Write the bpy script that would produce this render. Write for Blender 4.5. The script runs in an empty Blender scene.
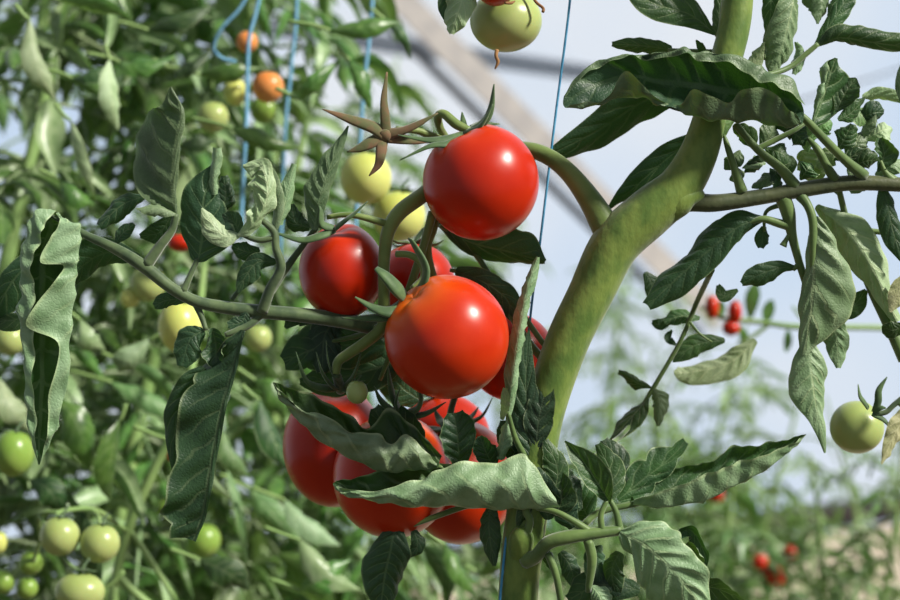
import bpy, math, random
from mathutils import Vector, Matrix
random.seed(7)
SC = bpy.context.scene
COL = SC.collection
U = 1.0 / 1875.0            # one photo pixel at one metre
H = 1.2                     # camera height

def P(x, y, z=0.0):
    """photo position at a distance of (1 m - z px) from the camera -> place in the greenhouse (metres)"""
    d = 1.0 - z * U
    return Vector(((x - 450) * U * d, d, H + (300 - y) * U * d))

def PD(x, y, d):
    return P(x, y, (1.0 - d) / U)

# ------------------------------------------------------------------ node helpers
def rgb(r, g, b):
    f = lambda c: ((c / 255.0) / 12.92 if c / 255.0 <= 0.04045 else ((c / 255.0 + 0.055) / 1.055) ** 2.4)
    return (f(r), f(g), f(b), 1.0)

class NT:
    def __init__(s, name):
        s.m = bpy.data.materials.new(name); s.m.use_nodes = True
        s.t = s.m.node_tree; s.t.nodes.clear()
        s.out = s.t.nodes.new('ShaderNodeOutputMaterial')
    def n(s, typ, **kw):
        nd = s.t.nodes.new(typ)
        for k, v in kw.items(): setattr(nd, k, v)
        return nd
    def l(s, a, b): s.t.links.new(a, b)
    def put(s, sock, v):
        if hasattr(v, 'is_output'): s.l(v, sock)
        else: sock.default_value = v
    def math(s, op, a, b=0.0, c=None, clamp=False):
        nd = s.n('ShaderNodeMath', operation=op, use_clamp=clamp)
        s.put(nd.inputs[0], a); s.put(nd.inputs[1], b)
        if c is not None: s.put(nd.inputs[2], c)
        return nd.outputs[0]
    def mix(s, f, a, b, blend='MIX'):
        nd = s.n('ShaderNodeMix', data_type='RGBA', blend_type=blend)
        s.put(nd.inputs[0], f); s.put(nd.inputs[6], a); s.put(nd.inputs[7], b)
        return nd.outputs[2]
    def smooth(s, v, lo, hi, a=0.0, b=1.0):
        nd = s.n('ShaderNodeMapRange', interpolation_type='SMOOTHSTEP')
        s.put(nd.inputs[0], v); nd.inputs[1].default_value = lo; nd.inputs[2].default_value = hi
        nd.inputs[3].default_value = a; nd.inputs[4].default_value = b
        return nd.outputs[0]
    def noise(s, vec, scale, detail=2.0, rough=0.5):
        nd = s.n('ShaderNodeTexNoise'); nd.inputs['Scale'].default_value = scale
        nd.inputs['Detail'].default_value = detail; nd.inputs['Roughness'].default_value = rough
        if vec is not None: s.l(vec, nd.inputs['Vector'])
        return nd.outputs[0]
    def bump(s, h, strength, dist):
        nd = s.n('ShaderNodeBump'); nd.inputs['Strength'].default_value = strength
        nd.inputs['Distance'].default_value = dist; s.l(h, nd.inputs['Height'])
        return nd.outputs[0]

def leaf_material(name, top, top2, under, under2, vein, trans, tw=0.28, rough=0.5, fine=True, rim=0.6):
    k = NT(name)
    uv = k.n('ShaderNodeUVMap').outputs[0]
    sp = k.n('ShaderNodeSeparateXYZ'); k.l(uv, sp.inputs[0])
    u, v = sp.outputs[0], sp.outputs[1]
    av = k.math('ABSOLUTE', v)
    wv = k.math('MULTIPLY', k.math('SUBTRACT', k.noise(k.n('ShaderNodeTexCoord').outputs['Object'], 70.0, 2.0), 0.5), 0.9)
    ph = k.math('FRACT', k.math('ADD', k.math('SUBTRACT', u, k.math('MULTIPLY', av, 1.3)), wv))
    dist = k.math('ABSOLUTE', k.math('SUBTRACT', ph, 0.5))
    lat = k.smooth(dist, 0.035, 0.10, 1.0, 0.0)
    lat = k.math('MULTIPLY', lat, k.smooth(av, 0.55, 0.95, 1.0, 0.0))
    mid = k.smooth(av, 0.03, 0.07, 1.0, 0.0)
    vm = k.math('MAXIMUM', lat, mid)
    edge = k.smooth(av, 0.91, 0.985, 0.0, 1.0)
    co = k.n('ShaderNodeTexCoord').outputs['Object']
    info = k.n('ShaderNodeObjectInfo').outputs['Random']
    n1 = k.noise(co, 90.0, 3.0)
    f1 = k.smooth(n1, 0.35, 0.65)
    back = k.n('ShaderNodeNewGeometry').outputs['Backfacing']
    ct = k.mix(f1, top, top2); cu = k.mix(f1, under, under2)
    c = k.mix(back, ct, cu)
    vb = k.smooth(k.noise(co, 45.0, 2.0), 0.3, 0.7, 0.35, 1.1)
    vm = k.math('MULTIPLY', vm, vb, clamp=True)
    veinstr = k.math('MULTIPLY', vm, k.math('ADD', k.math('MULTIPLY', back, 0.25), 0.3))
    c = k.mix(veinstr, c, vein)
    c = k.mix(k.math('MULTIPLY', edge, rim), c, vein)
    hs = k.n('ShaderNodeHueSaturation')
    k.l(c, hs.inputs['Color']); k.l(k.math('ADD', k.math('MULTIPLY', info, 0.5), 0.75), hs.inputs['Value'])
    k.l(k.math('ADD', k.math('MULTIPLY', info, 0.03), 0.485), hs.inputs['Hue'])
    c = hs.outputs[0]
    bs = k.n('ShaderNodeBsdfPrincipled'); k.l(c, bs.inputs['Base Color'])
    bs.inputs['Roughness'].default_value = rough
    bs.inputs['Specular IOR Level'].default_value = 0.45
    bs.inputs['Sheen Weight'].default_value = 0.08
    bs.inputs['Sheen Roughness'].default_value = 0.4
    if fine:
        vo = k.n('ShaderNodeTexVoronoi', feature='DISTANCE_TO_EDGE'); vo.inputs['Scale'].default_value = 520.0
        k.l(co, vo.inputs['Vector'])
        h = k.math('ADD', k.math('MULTIPLY', k.smooth(vo.outputs['Distance'], 0.0, 0.3), 0.5),
                   k.math('MULTIPLY', vm, k.math('SUBTRACT', k.math('MULTIPLY', back, 2.6), 1.3)))
        b = k.bump(h, 0.5, 0.00035); k.l(b, bs.inputs['Normal'])
    tr = k.n('ShaderNodeBsdfTranslucent'); tr.inputs['Color'].default_value = trans
    if fine: k.l(b, tr.inputs['Normal'])
    mx = k.n('ShaderNodeMixShader'); mx.inputs[0].default_value = tw
    k.l(bs.outputs[0], mx.inputs[1]); k.l(tr.outputs[0], mx.inputs[2]); k.l(mx.outputs[0], k.out.inputs[0])
    return k.m

def simple_material(name, c1, c2, scale=60.0, rough=0.5, spec=0.4, bumpd=0.0, bscale=300.0, sheen=0.0, stretch=None, sss=0.0, metal=0.0):
    k = NT(name)
    co = k.n('ShaderNodeTexCoord').outputs['Object']
    if stretch:
        mp = k.n('ShaderNodeMapping'); mp.inputs['Scale'].default_value = stretch; k.l(co, mp.inputs[0]); co = mp.outputs[0]
    f = k.smooth(k.noise(co, scale, 4.0, 0.6), 0.35, 0.65)
    bs = k.n('ShaderNodeBsdfPrincipled'); k.l(k.mix(f, c1, c2), bs.inputs['Base Color'])
    bs.inputs['Roughness'].default_value = rough; bs.inputs['Specular IOR Level'].default_value = spec
    bs.inputs['Sheen Weight'].default_value = sheen; bs.inputs['Metallic'].default_value = metal
    if sss:
        bs.inputs['Subsurface Weight'].default_value = sss; bs.inputs['Subsurface Scale'].default_value = 0.004
        bs.inputs['Subsurface Radius'].default_value = (1.0, 0.5, 0.2)
    if bumpd: k.l(k.bump(k.noise(co, bscale, 3.0), 0.6, bumpd), bs.inputs['Normal'])
    k.l(bs.outputs[0], k.out.inputs[0])
    return k.m

def fruit_material(name, base, base2, shoulder, speckle=0.0, rough=0.3, tip=None):
    """base over the body, shoulder colour around the stem end (UV v = 1 there)"""
    k = NT(name)
    uv = k.n('ShaderNodeUVMap').outputs[0]
    sp = k.n('ShaderNodeSeparateXYZ'); k.l(uv, sp.inputs[0]); v = sp.outputs[1]
    co = k.n('ShaderNodeTexCoord').outputs['Object']
    n1 = k.noise(co, 30.0, 3.0); n2 = k.noise(co, 900.0, 2.0)
    c = k.mix(k.smooth(n1, 0.35, 0.65), base, base2)
    vv = k.math('ADD', v, k.math('MULTIPLY', k.math('SUBTRACT', n1, 0.5), 0.25))
    c = k.mix(k.smooth(vv, 0.62, 1.0), c, shoulder)
    if tip is not None: c = k.mix(k.smooth(vv, 0.0, 0.35, 1.0, 0.0), c, tip)
    c = k.mix(k.smooth(n2, 0.6, 0.75, 0.0, speckle), c, shoulder)
    bs = k.n('ShaderNodeBsdfPrincipled'); k.l(c, bs.inputs['Base Color'])
    bs.inputs['Roughness'].default_value = rough; bs.inputs['IOR'].default_value = 1.38
    bs.inputs['Specular IOR Level'].default_value = 0.5
    bs.inputs['Coat Weight'].default_value = 0.02
    bs.inputs['Subsurface Weight'].default_value = 0.12; bs.inputs['Subsurface Scale'].default_value = 0.003
    bs.inputs['Subsurface Radius'].default_value = (1.0, 0.35, 0.15)
    k.l(k.bump(k.noise(co, 45.0, 2.0), 0.25, 0.0012), bs.inputs['Normal'])
    k.l(bs.outputs[0], k.out.inputs[0])
    return k.m

M = {}
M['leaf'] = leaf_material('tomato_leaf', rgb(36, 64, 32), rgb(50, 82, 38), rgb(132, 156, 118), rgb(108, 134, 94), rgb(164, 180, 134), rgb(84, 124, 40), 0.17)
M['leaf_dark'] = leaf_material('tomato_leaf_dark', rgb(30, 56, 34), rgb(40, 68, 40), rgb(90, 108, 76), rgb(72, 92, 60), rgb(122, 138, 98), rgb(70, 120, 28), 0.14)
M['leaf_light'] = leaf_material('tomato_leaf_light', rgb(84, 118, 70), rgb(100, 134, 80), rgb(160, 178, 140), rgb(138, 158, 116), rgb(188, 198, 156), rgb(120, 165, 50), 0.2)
M['leaf_dry'] = leaf_material('tomato_leaf_dry', rgb(150, 150, 90), rgb(128, 140, 90), rgb(170, 165, 130), rgb(150, 150, 110), rgb(190, 185, 150), rgb(150, 150, 70), 0.25)
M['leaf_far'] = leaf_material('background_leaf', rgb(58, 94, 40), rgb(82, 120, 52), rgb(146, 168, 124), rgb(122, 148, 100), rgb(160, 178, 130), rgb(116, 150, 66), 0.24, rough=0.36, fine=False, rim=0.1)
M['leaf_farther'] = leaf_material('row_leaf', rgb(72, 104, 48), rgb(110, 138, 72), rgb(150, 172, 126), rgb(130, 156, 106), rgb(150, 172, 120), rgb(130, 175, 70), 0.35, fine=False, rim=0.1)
M['stem'] = simple_material('green_stem', rgb(78, 106, 38), rgb(112, 132, 56), 75, 0.5, 0.35, 0.0008, 260, 0.2, (1, 1, 0.6), 0.1)
M['stem_olive'] = simple_material('olive_stem', rgb(92, 114, 50), rgb(114, 130, 64), 40, 0.5, 0.35, 0.0005, 300, 0.35)
M['stem_branch'] = simple_material('branch_stem', rgb(56, 66, 34), rgb(74, 80, 42), 60, 0.5, 0.35, 0.0005, 300, 0.3)
M['petiole'] = simple_material('petiole_green', rgb(72, 98, 44), rgb(94, 118, 58), 60, 0.5, 0.35, 0.0003, 300, 0.35)
M['stem_grey'] = simple_material('grey_green_stem', rgb(56, 76, 46), rgb(82, 100, 62), 90, 0.55, 0.3, 0.0003, 300, 0.35)
M['calyx'] = simple_material('calyx_green', rgb(54, 80, 44), rgb(74, 100, 56), 120, 0.6, 0.3, 0.0002, 400, 0.3)
M['calyx_brown'] = simple_material('calyx_brown', rgb(112, 84, 60), rgb(84, 90, 54), 110, 0.7, 0.2, 0.0003, 400, 0.3)
M['dry_tip'] = simple_material('dry_tip', rgb(150, 112, 72), rgb(120, 86, 56), 100, 0.8, 0.2)
M['far_stem'] = simple_material('far_stem', rgb(116, 146, 84), rgb(134, 160, 98), 20, 0.5, 0.3)
M['red'] = fruit_material('ripe_red_skin', rgb(168, 32, 6), rgb(178, 37, 7), rgb(196, 56, 12), 0.05)
M['red_orange'] = fruit_material('ripe_orange_red_skin', rgb(176, 38, 6), rgb(186, 46, 8), rgb(222, 100, 20), 0.08)
M['green'] = fruit_material('unripe_green_skin', rgb(150, 166, 96), rgb(162, 176, 108), rgb(128, 150, 76), 0.1, 0.3)
M['green_pale'] = fruit_material('unripe_pale_skin', rgb(146, 162, 92), rgb(166, 176, 110), rgb(122, 144, 74), 0.1, 0.3)
M['yellow'] = fruit_material('turning_yellow_skin', rgb(184, 190, 98), rgb(200, 202, 118), rgb(150, 168, 80), 0.05, 0.3)
M['orange'] = fruit_material('turning_orange_skin', rgb(206, 124, 58), rgb(214, 144, 82), rgb(180, 140, 80), 0.05, 0.3)
M['green_deep'] = fruit_material('unripe_deep_green_skin', rgb(112, 144, 58), rgb(132, 158, 74), rgb(88, 120, 46), 0.1, 0.3)
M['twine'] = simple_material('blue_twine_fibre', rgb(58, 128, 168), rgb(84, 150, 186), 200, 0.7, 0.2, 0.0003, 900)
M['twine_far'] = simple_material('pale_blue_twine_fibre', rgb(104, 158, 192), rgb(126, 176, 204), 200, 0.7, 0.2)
M['pipe'] = simple_material('galvanised_pipe', rgb(44, 48, 54), rgb(56, 60, 66), 20, 0.5, 0.5, 0, metal=0.3)
M['beam'] = simple_material('weathered_pale_beam', rgb(164, 162, 164), rgb(180, 177, 176), 12, 0.7, 0.2)
M['soil'] = simple_material('dry_soil', rgb(92, 80, 62), rgb(72, 64, 48), 6, 0.95, 0.1, 0.02, 20)
M['path'] = simple_material('pale_dry_path', rgb(190, 178, 160), rgb(172, 158, 138), 5, 0.95, 0.1, 0.01, 20)
M['rail'] = simple_material('dark_base_board', rgb(34, 30, 28), rgb(46, 40, 36), 10, 0.8, 0.2)

def film_material():
    k = NT('greenhouse_film')
    co = k.n('ShaderNodeTexCoord').outputs['Object']
    tr = k.n('ShaderNodeBsdfTransparent')
    k.l(k.mix(k.smooth(k.noise(co, 0.9, 3.0), 0.3, 0.7), (0.93, 0.96, 1.0, 1), (1.0, 1.0, 1.0, 1)), tr.inputs[0])
    df = k.n('ShaderNodeBsdfTranslucent'); df.inputs[0].default_value = (0.86, 0.9, 0.96, 1)
    mx = k.n('ShaderNodeMixShader'); mx.inputs[0].default_value = 0.22
    k.l(tr.outputs[0], mx.inputs[1]); k.l(df.outputs[0], mx.inputs[2]); k.l(mx.outputs[0], k.out.inputs[0])
    return k.m
M['film'] = film_material()

# ------------------------------------------------------------------ mesh helpers
def cr(pts, t):
    """Catmull-Rom through tuples of any size, t in 0..1"""
    n = len(pts) - 1
    if n == 0: return pts[0]
    x = min(max(t, 0.0), 1.0) * n
    i = min(int(x), n - 1); f = x - i
    p1, p2 = pts[i], pts[i + 1]
    p0 = pts[i - 1] if i > 0 else tuple(2 * a - b for a, b in zip(p1, p2))
    p3 = pts[i + 2] if i + 2 <= n else tuple(2 * b - a for a, b in zip(p1, p2))
    return tuple(0.5 * (2 * b + (c - a) * f + (2 * a - 5 * b + 4 * c - d) * f * f + (3 * b - a - 3 * c + d) * f ** 3)
                 for a, b, c, d in zip(p0, p1, p2, p3))

def lerp_list(v, t):
    if not isinstance(v, (list, tuple)): return v
    return cr([(a,) for a in v], t)[0]

class MB:
    def __init__(s): s.v = []; s.f = []; s.uv = []      # uv per vertex
    def grid(s, rows, uvs, closed=False, flip=False):
        b = len(s.v); m = len(rows[0])
        for r, ur in zip(rows, uvs):
            s.v += r; s.uv += ur
        for i in range(len(rows) - 1):
            for j in range(m if closed else m - 1):
                a, c = b + i * m + j, b + i * m + (j + 1) % m
                q = (a, c, c + m, a + m)
                s.f.append(q[::-1] if flip else q)
    def tube(s, path, rad, sides=10, flat=1.0, ref=None, seg=None, cap=True):
        """path: world Vectors, rad: metres at control points"""
        n = seg or max(6, 5 * (len(path) - 1))
        pts = [tuple(p) for p in path]
        c = [Vector(cr(pts, i / n)) for i in range(n + 1)]
        r = [max(1e-5, lerp_list(rad, i / n)) for i in range(n + 1)]
        prev = ref.copy() if ref is not None else Vector((0.13, -1, 0.21))
        rows = []; uvs = []
        for i in range(n + 1):
            t = (c[min(i + 1, n)] - c[max(i - 1, 0)]).normalized()
            a = prev - t * prev.dot(t)
            if a.length < 1e-6: a = t.orthogonal()
            a.normalize(); prev = a; b = t.cross(a)
            rows.append([c[i] + a * (math.cos(2 * math.pi * k / sides) * r[i] * flat) + b * (math.sin(2 * math.pi * k / sides) * r[i]) for k in range(sides)])
            uvs.append([(i / n, k / sides) for k in range(sides)])
        if cap:
            rows = [[c[0]] * sides] + rows + [[c[-1]] * sides]
            uvs = [uvs[0]] + uvs + [uvs[-1]]
        s.grid(rows, uvs, closed=True, flip=True)
    def build(s, name, mat, parent=None, smooth=True):
        o = Vector((0, 0, 0)); p = parent
        while p is not None:
            o = o + p.location; p = p.parent
        me = bpy.data.meshes.new(name)
        me.from_pydata([tuple(v - o) for v in s.v], [], s.f)
        me.materials.append(M[mat] if isinstance(mat, str) else mat)
        lay = me.uv_layers.new(name='UVMap')
        data = [0.0] * (2 * len(me.loops))
        for i, lp in enumerate(me.loops):
            data[2 * i], data[2 * i + 1] = s.uv[lp.vertex_index]
        lay.data.foreach_set('uv', data)
        if smooth: me.polygons.foreach_set('use_smooth', [True] * len(me.polygons))
        me.update()
        ob = bpy.data.objects.new(name, me); COL.objects.link(ob)
        if parent is not None: ob.parent = parent
        return ob
    def rebase(s, ob, loc):
        """put a top-level object's origin at loc"""
        loc = Vector(loc); ob.data.transform(Matrix.Translation(-loc)); ob.location = loc
        return ob

def empty(name, loc):
    o = bpy.data.objects.new(name, None); o.empty_display_size = 0.05
    COL.objects.link(o); o.location = loc
    return o

def tag(o, label=None, cat=None, group=None, kind=None):
    if label: o['label'] = label
    if cat: o['category'] = cat
    if group: o['group'] = group
    if kind: o['kind'] = kind
    return o

def copy_tree(o, parent=None):
    c = o.copy(); COL.objects.link(c)
    if parent is not None: c.parent = parent
    for ch in list(o.children): copy_tree(ch, c)
    return c

def stalk(paths, mat, parent, name='leaf'):
    """paths: list of (points px, radii px)"""
    mb = MB()
    for pts, rad in paths:
        r = [a * U for a in rad] if isinstance(rad, (list, tuple)) else rad * U
        mb.tube([P(*p) for p in pts], r)
    return mb.build(name, mat, parent)

# ------------------------------------------------------------------ leaf blades
VIEW = Vector((0, 1, 0))

def blade_grid(mb, mid, wl, wr, tilt=0, curl=0, curlL=None, curlR=None, fold=0, p=1.0, lobes=0, lobed=0.25, sweep=0.25,
               pucker=0.0, ruffle=0.0, nv=6, top=True, n=40, m=9, droop=None, seed=0, unit=U, world=False):
    """a blade grown along a midrib: half widths, tilt about the midrib, curl of each side"""
    rnd = random.Random(seed + int(mid[0][0] * 7 + mid[0][1] * 13) if not world else seed)
    cl = curl if curlL is None else curlL
    c_r = curl if curlR is None else curlR
    if world: C = [Vector(cr([tuple(q) for q in mid], i / n)) for i in range(n + 1)]
    else: C = [P(*cr(mid, i / n)) for i in range(n + 1)]
    ph1, ph2, ph3 = rnd.uniform(0, 6.28), rnd.uniform(0, 6.28), rnd.uniform(0, 6.28)
    kl, kr = rnd.uniform(0.7, 1.7), rnd.uniform(0.7, 1.7)
    if not world: pucker = max(pucker * 1.5, 1.1); ruffle = max(ruffle * 1.3, 1.0)
    rows = []; uvs = []
    prevA = None
    for i in range(n + 1):
        s = i / n
        T = (C[min(i + 1, n)] - C[max(i - 1, 0)]).normalized()
        A0 = VIEW.cross(T)
        if A0.length < 0.15: A0 = prevA or Vector((1, 0, 0))
        A0 = (A0 - T * A0.dot(T)).normalized(); prevA = A0
        N0 = A0.cross(T).normalized()
        th = math.radians(lerp_list(tilt, s) + 9 * math.sin(5 * s + ph3))
        A = A0 * math.cos(th) + N0 * math.sin(th)
        N = N0 * math.cos(th) - A0 * math.sin(th)
        row = [None] * (2 * m + 1); ur = [None] * (2 * m + 1)
        for side, w, cu in ((-1, wl, cl), (1, wr, c_r)):
            ww = max(lerp_list(w, s), 0.02) * unit
            if lobes:
                q = (s * lobes + (0.12 if side > 0 else 0.0)) % 1.0
                ww *= 1 - lobed * (1 - abs(math.sin(math.pi * q)) ** 0.55)
            cu = math.radians(lerp_list(cu, s)) * (kl if side < 0 else kr) * (1 + 0.3 * math.sin(7 * s + ph1 + side)); fo = math.radians(lerp_list(fold, s))
            x = z = 0.0; sub = 2
            row[m] = C[i]; ur[m] = (s * nv, 0.0)
            for j in range(1, m + 1):
                for q in range(sub):
                    tt = (j - 1 + (q + 0.5) / sub) / m
                    a = fo + cu * tt ** p
                    x += math.cos(a) * ww / m / sub; z -= math.sin(a) * ww / m / sub
                t = j / m
                a = fo + cu * t ** p
                nn = N * math.cos(a) + A * (side * math.sin(a))
                f = (s * nv - t * 1.3 - 0.5) % 1.0
                pk = pucker * unit * (math.sin(math.pi * f) ** 0.7 - 0.5) * math.sin(math.pi * min(1, t * 1.15 + 0.05)) * (1 if top else -1)
                pk *= min(1, (ww / (15 * unit)) ** 1.5)
                rf = ruffle * min(unit, ww / 14) * t * t * (math.sin(s * 19 + ph1 + side) + 0.6 * math.sin(s * 37 + ph2))
                pt = C[i] + A * (side * x) + N * z + nn * (pk + rf) + T * (sweep * ww * t * t)
                row[m + side * j] = pt; ur[m + side * j] = (s * nv, side * t)
        rows.append(row); uvs.append(ur)
    # winding so that the upper side faces N when top is True
    mb.grid(rows, uvs, flip=not top)

def blade(parent, mid, wl, wr=None, mat='leaf', name='leaflet', **kw):
    if wr is None: wr = wl
    mid = [(q[0], q[1], q[2] if len(q) > 2 else mid[0][2]) for q in mid]
    mb = MB(); blade_grid(mb, mid, wl, wr, **kw)
    return mb.build(name, mat, parent)

def sheet(parent, rows, mat='leaf', name='leaflet', n=56, m=28, nv=8, pucker=1.5, ruffle=0.6, top=True, seed=1, probe=0.5, dz=0):
    """a blade laid through a net of control points, one row per station along the leaf"""
    rnd = random.Random(seed); ph = [rnd.uniform(0, 6.28) for _ in range(4)]
    G = []
    for i in range(n + 1):
        s = i / n
        cols = [cr([(r[c][0], r[c][1], r[c][2] + dz) for r in rows], s) for c in range(len(rows[0]))]
        G.append([P(*cr(cols, j / m)) for j in range(m + 1)])
    jp = int(probe * m); toward = 0.0
    for i in range(n // 5, n - n // 5):
        toward -= (G[i][jp + 1] - G[i][jp - 1]).cross(G[i + 1][jp] - G[i - 1][jp]).y
    flip = (toward > 0) != top       # the upper side has the front faces
    out = []; uvs = []
    for i in range(n + 1):
        s = i / n; row = []; ur = []
        for j in range(m + 1):
            t = 2 * j / m - 1
            du = G[min(i + 1, n)][j] - G[max(i - 1, 0)][j]; dv = G[i][min(j + 1, m)] - G[i][max(j - 1, 0)]
            N = dv.cross(du)
            N = N.normalized() if N.length > 1e-12 else Vector((0, -1, 0))
            if flip: N = -N
            f = (s * nv - abs(t) * 1.3 - 0.5) % 1.0
            endf = min(1, 6 * s, 6 * (1 - s))
            pk = pucker * U * (math.sin(math.pi * f) ** 0.7 - 0.5) * math.sin(math.pi * min(1, abs(t) * 1.1)) * endf * (0.8 + 0.5 * math.sin(s * 23 + ph[2] + 3 * t))
            pk += 0.45 * pucker * U * math.sin(s * 41 + ph[3] + 5 * t) * math.sin(t * 7 + s * 17) * endf
            rf = ruffle * U * t * t * t * t * (math.sin(s * 33 + ph[0] + t) + 0.7 * math.sin(s * 71 + ph[1])) * endf
            row.append(G[i][j] + N * (pk + rf)); ur.append((s * nv, t))
        out.append(row); uvs.append(ur)
    mb = MB(); mb.grid(out, uvs, flip=flip)
    return mb.build(name, mat, parent)

# ------------------------------------------------------------------ fruit
def fruit_body(mb, c, rx, ry, rz, axis, dimple=0.13, rib=0.012, nlat=30, nlon=40, end=0.0):
    axis = axis.normalized(); e1 = axis.orthogonal().normalized(); e2 = axis.cross(e1)
    rows = []; uvs = []
    for i in range(nlat + 1):
        th = math.pi * i / nlat; row = []; ur = []
        for k in range(nlon):
            ph = 2 * math.pi * k / nlon
            r = 1 - dimple * math.exp(-(th / 0.32) ** 2) + rib * math.cos(5 * ph) * math.exp(-((th - 0.7) / 0.6) ** 2)
            r += end * math.exp(-((math.pi - th) / 0.25) ** 2)
            d = axis * math.cos(th) + (e1 * math.cos(ph) + e2 * math.sin(ph)) * math.sin(th)
            row.append(c + Vector((d.x * rx * r, d.y * rz * r, d.z * ry * r))); ur.append((k / nlon, 1 - i / nlat))
        rows.append(row); uvs.append(ur)
    mb.grid(rows, uvs, closed=True, flip=False)

def generic_calyx(mb, c, r, axis, n=6, seed=0, ln=1.0, refl=0.5):
    rnd = random.Random(seed); axis = axis.normalized(); e1 = axis.orthogonal().normalized(); e2 = axis.cross(e1)
    for k in range(n):
        ph = 2 * math.pi * (k + rnd.uniform(-0.15, 0.15)) / n
        d = e1 * math.cos(ph) + e2 * math.sin(ph); L = ln * rnd.uniform(0.8, 1.15); rf = refl * rnd.uniform(0.4, 1.5)
        pts = [c + axis * r * 0.90, c + (axis * 1.0 + d * 0.28 * L) * r, c + (axis * (0.93 + 0.15 * rf) + d * 0.55 * L) * r,
               c + (axis * (0.9 + 0.45 * rf) + d * 0.78 * L) * r]
        mb.tube(pts, [0.06 * r, 0.10 * r, 0.07 * r, 0.012 * r], 8, flat=0.4, ref=axis)
    mb.tube([c + axis * r * 0.86, c + axis * r * 1.0, c + (axis * 1.25 + e1 * 0.1) * r, c + (axis * 1.5 + e1 * 0.3) * r], [0.13 * r, 0.09 * r, 0.06 * r, 0.06 * r], 8)

def tomato(x, y, d, rx, ry, mat, label, axis=(0.1, -0.3, 1), group=None, calyx='generic', sep=None, cmat='calyx', end=0.0,
           n=6, ln=1.0, refl=0.5, pedicel=None, small=False, rib=0.012, dimple=0.13):
    """x, y, rx, ry in photo pixels at distance d"""
    c = PD(x, y, d); k = U * d
    root = empty('tomato', c - Vector((0, 0, ry * k)))
    tag(root, label, 'tomato', group)
    ax = Vector(axis).normalized(); r = 0.5 * (rx + ry) * k
    mb = MB(); fruit_body(mb, c, rx * k, ry * k, r, ax, dimple, rib, *((16, 20) if small else (36, 48)), end=end)
    mb.build('fruit', mat, root)
    if calyx == 'generic':
        mb = MB(); generic_calyx(mb, c, r, ax, n, int(x + y), ln, refl); mb.build('calyx', cmat, root)
    if sep:
        mb = MB()
        for pts, rad in sep:
            w = [P(*p) for p in pts]
            mb.tube(w, [a * U for a in rad], 10, flat=0.45, ref=Vector((0.2, -0.8, 0.6)))
        mb.build('calyx', cmat, root)
    if pedicel:
        mb = MB()
        for pts, rad in pedicel:
            mb.tube([P(*p) for p in pts], [a * U for a in rad], 10)
        mb.build('pedicel', 'stem_grey', root)
    return root

#@@SECTIONS@@
# ================================================================== camera and light
cam_d = bpy.data.cameras.new('camera'); cam = bpy.data.objects.new('camera', cam_d); COL.objects.link(cam)
cam.location = (0, 0, H); cam.rotation_euler = (math.radians(90), 0, 0)
cam_d.lens = 75; cam_d.sensor_width = 36; cam_d.clip_start = 0.05; cam_d.clip_end = 200
cam_d.dof.use_dof = True; cam_d.dof.focus_distance = 0.99; cam_d.dof.aperture_fstop = 8.6
SC.camera = cam
SC.view_settings.view_transform = 'Standard'; SC.view_settings.look = 'None'
SC.view_settings.gamma = 1; SC.view_settings.exposure = 0.0; SC.view_settings.use_curve_mapping = False

sd = bpy.data.lights.new('sun', 'SUN'); sd.energy = 7.0; sd.angle = math.radians(7); sd.color = (1.0, 0.95, 0.86)
sun = bpy.data.objects.new('sun', sd); COL.objects.link(sun)
sun.rotation_euler = Vector((0.69, -0.34, 0.62)).to_track_quat('Z', 'Y').to_euler()

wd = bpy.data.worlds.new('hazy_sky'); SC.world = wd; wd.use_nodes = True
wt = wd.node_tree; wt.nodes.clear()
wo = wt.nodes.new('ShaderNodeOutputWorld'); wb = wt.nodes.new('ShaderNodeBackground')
tc = wt.nodes.new('ShaderNodeTexCoord'); nz = wt.nodes.new('ShaderNodeTexNoise'); nz.inputs['Scale'].default_value = 5.0
nz.inputs['Detail'].default_value = 2.0
rp = wt.nodes.new('ShaderNodeValToRGB'); rp.color_ramp.elements[0].position = 0.38; rp.color_ramp.elements[1].position = 0.62
rp.color_ramp.elements[0].color = rgb(210, 228, 248); rp.color_ramp.elements[1].color = rgb(242, 246, 251)
wt.links.new(tc.outputs['Generated'], nz.inputs['Vector']); wt.links.new(nz.outputs[0], rp.inputs[0])
# sky dimmed to the sides, overhead and behind, shaped to cut ambient fill
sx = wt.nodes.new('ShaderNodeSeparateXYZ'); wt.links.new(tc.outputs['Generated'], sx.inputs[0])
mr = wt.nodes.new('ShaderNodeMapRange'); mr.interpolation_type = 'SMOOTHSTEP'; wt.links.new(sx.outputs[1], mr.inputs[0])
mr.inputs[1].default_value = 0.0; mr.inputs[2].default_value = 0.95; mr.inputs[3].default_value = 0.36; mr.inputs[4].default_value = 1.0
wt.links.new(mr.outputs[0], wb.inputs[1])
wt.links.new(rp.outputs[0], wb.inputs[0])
wt.links.new(wb.outputs[0], wo.inputs[0])

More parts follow.
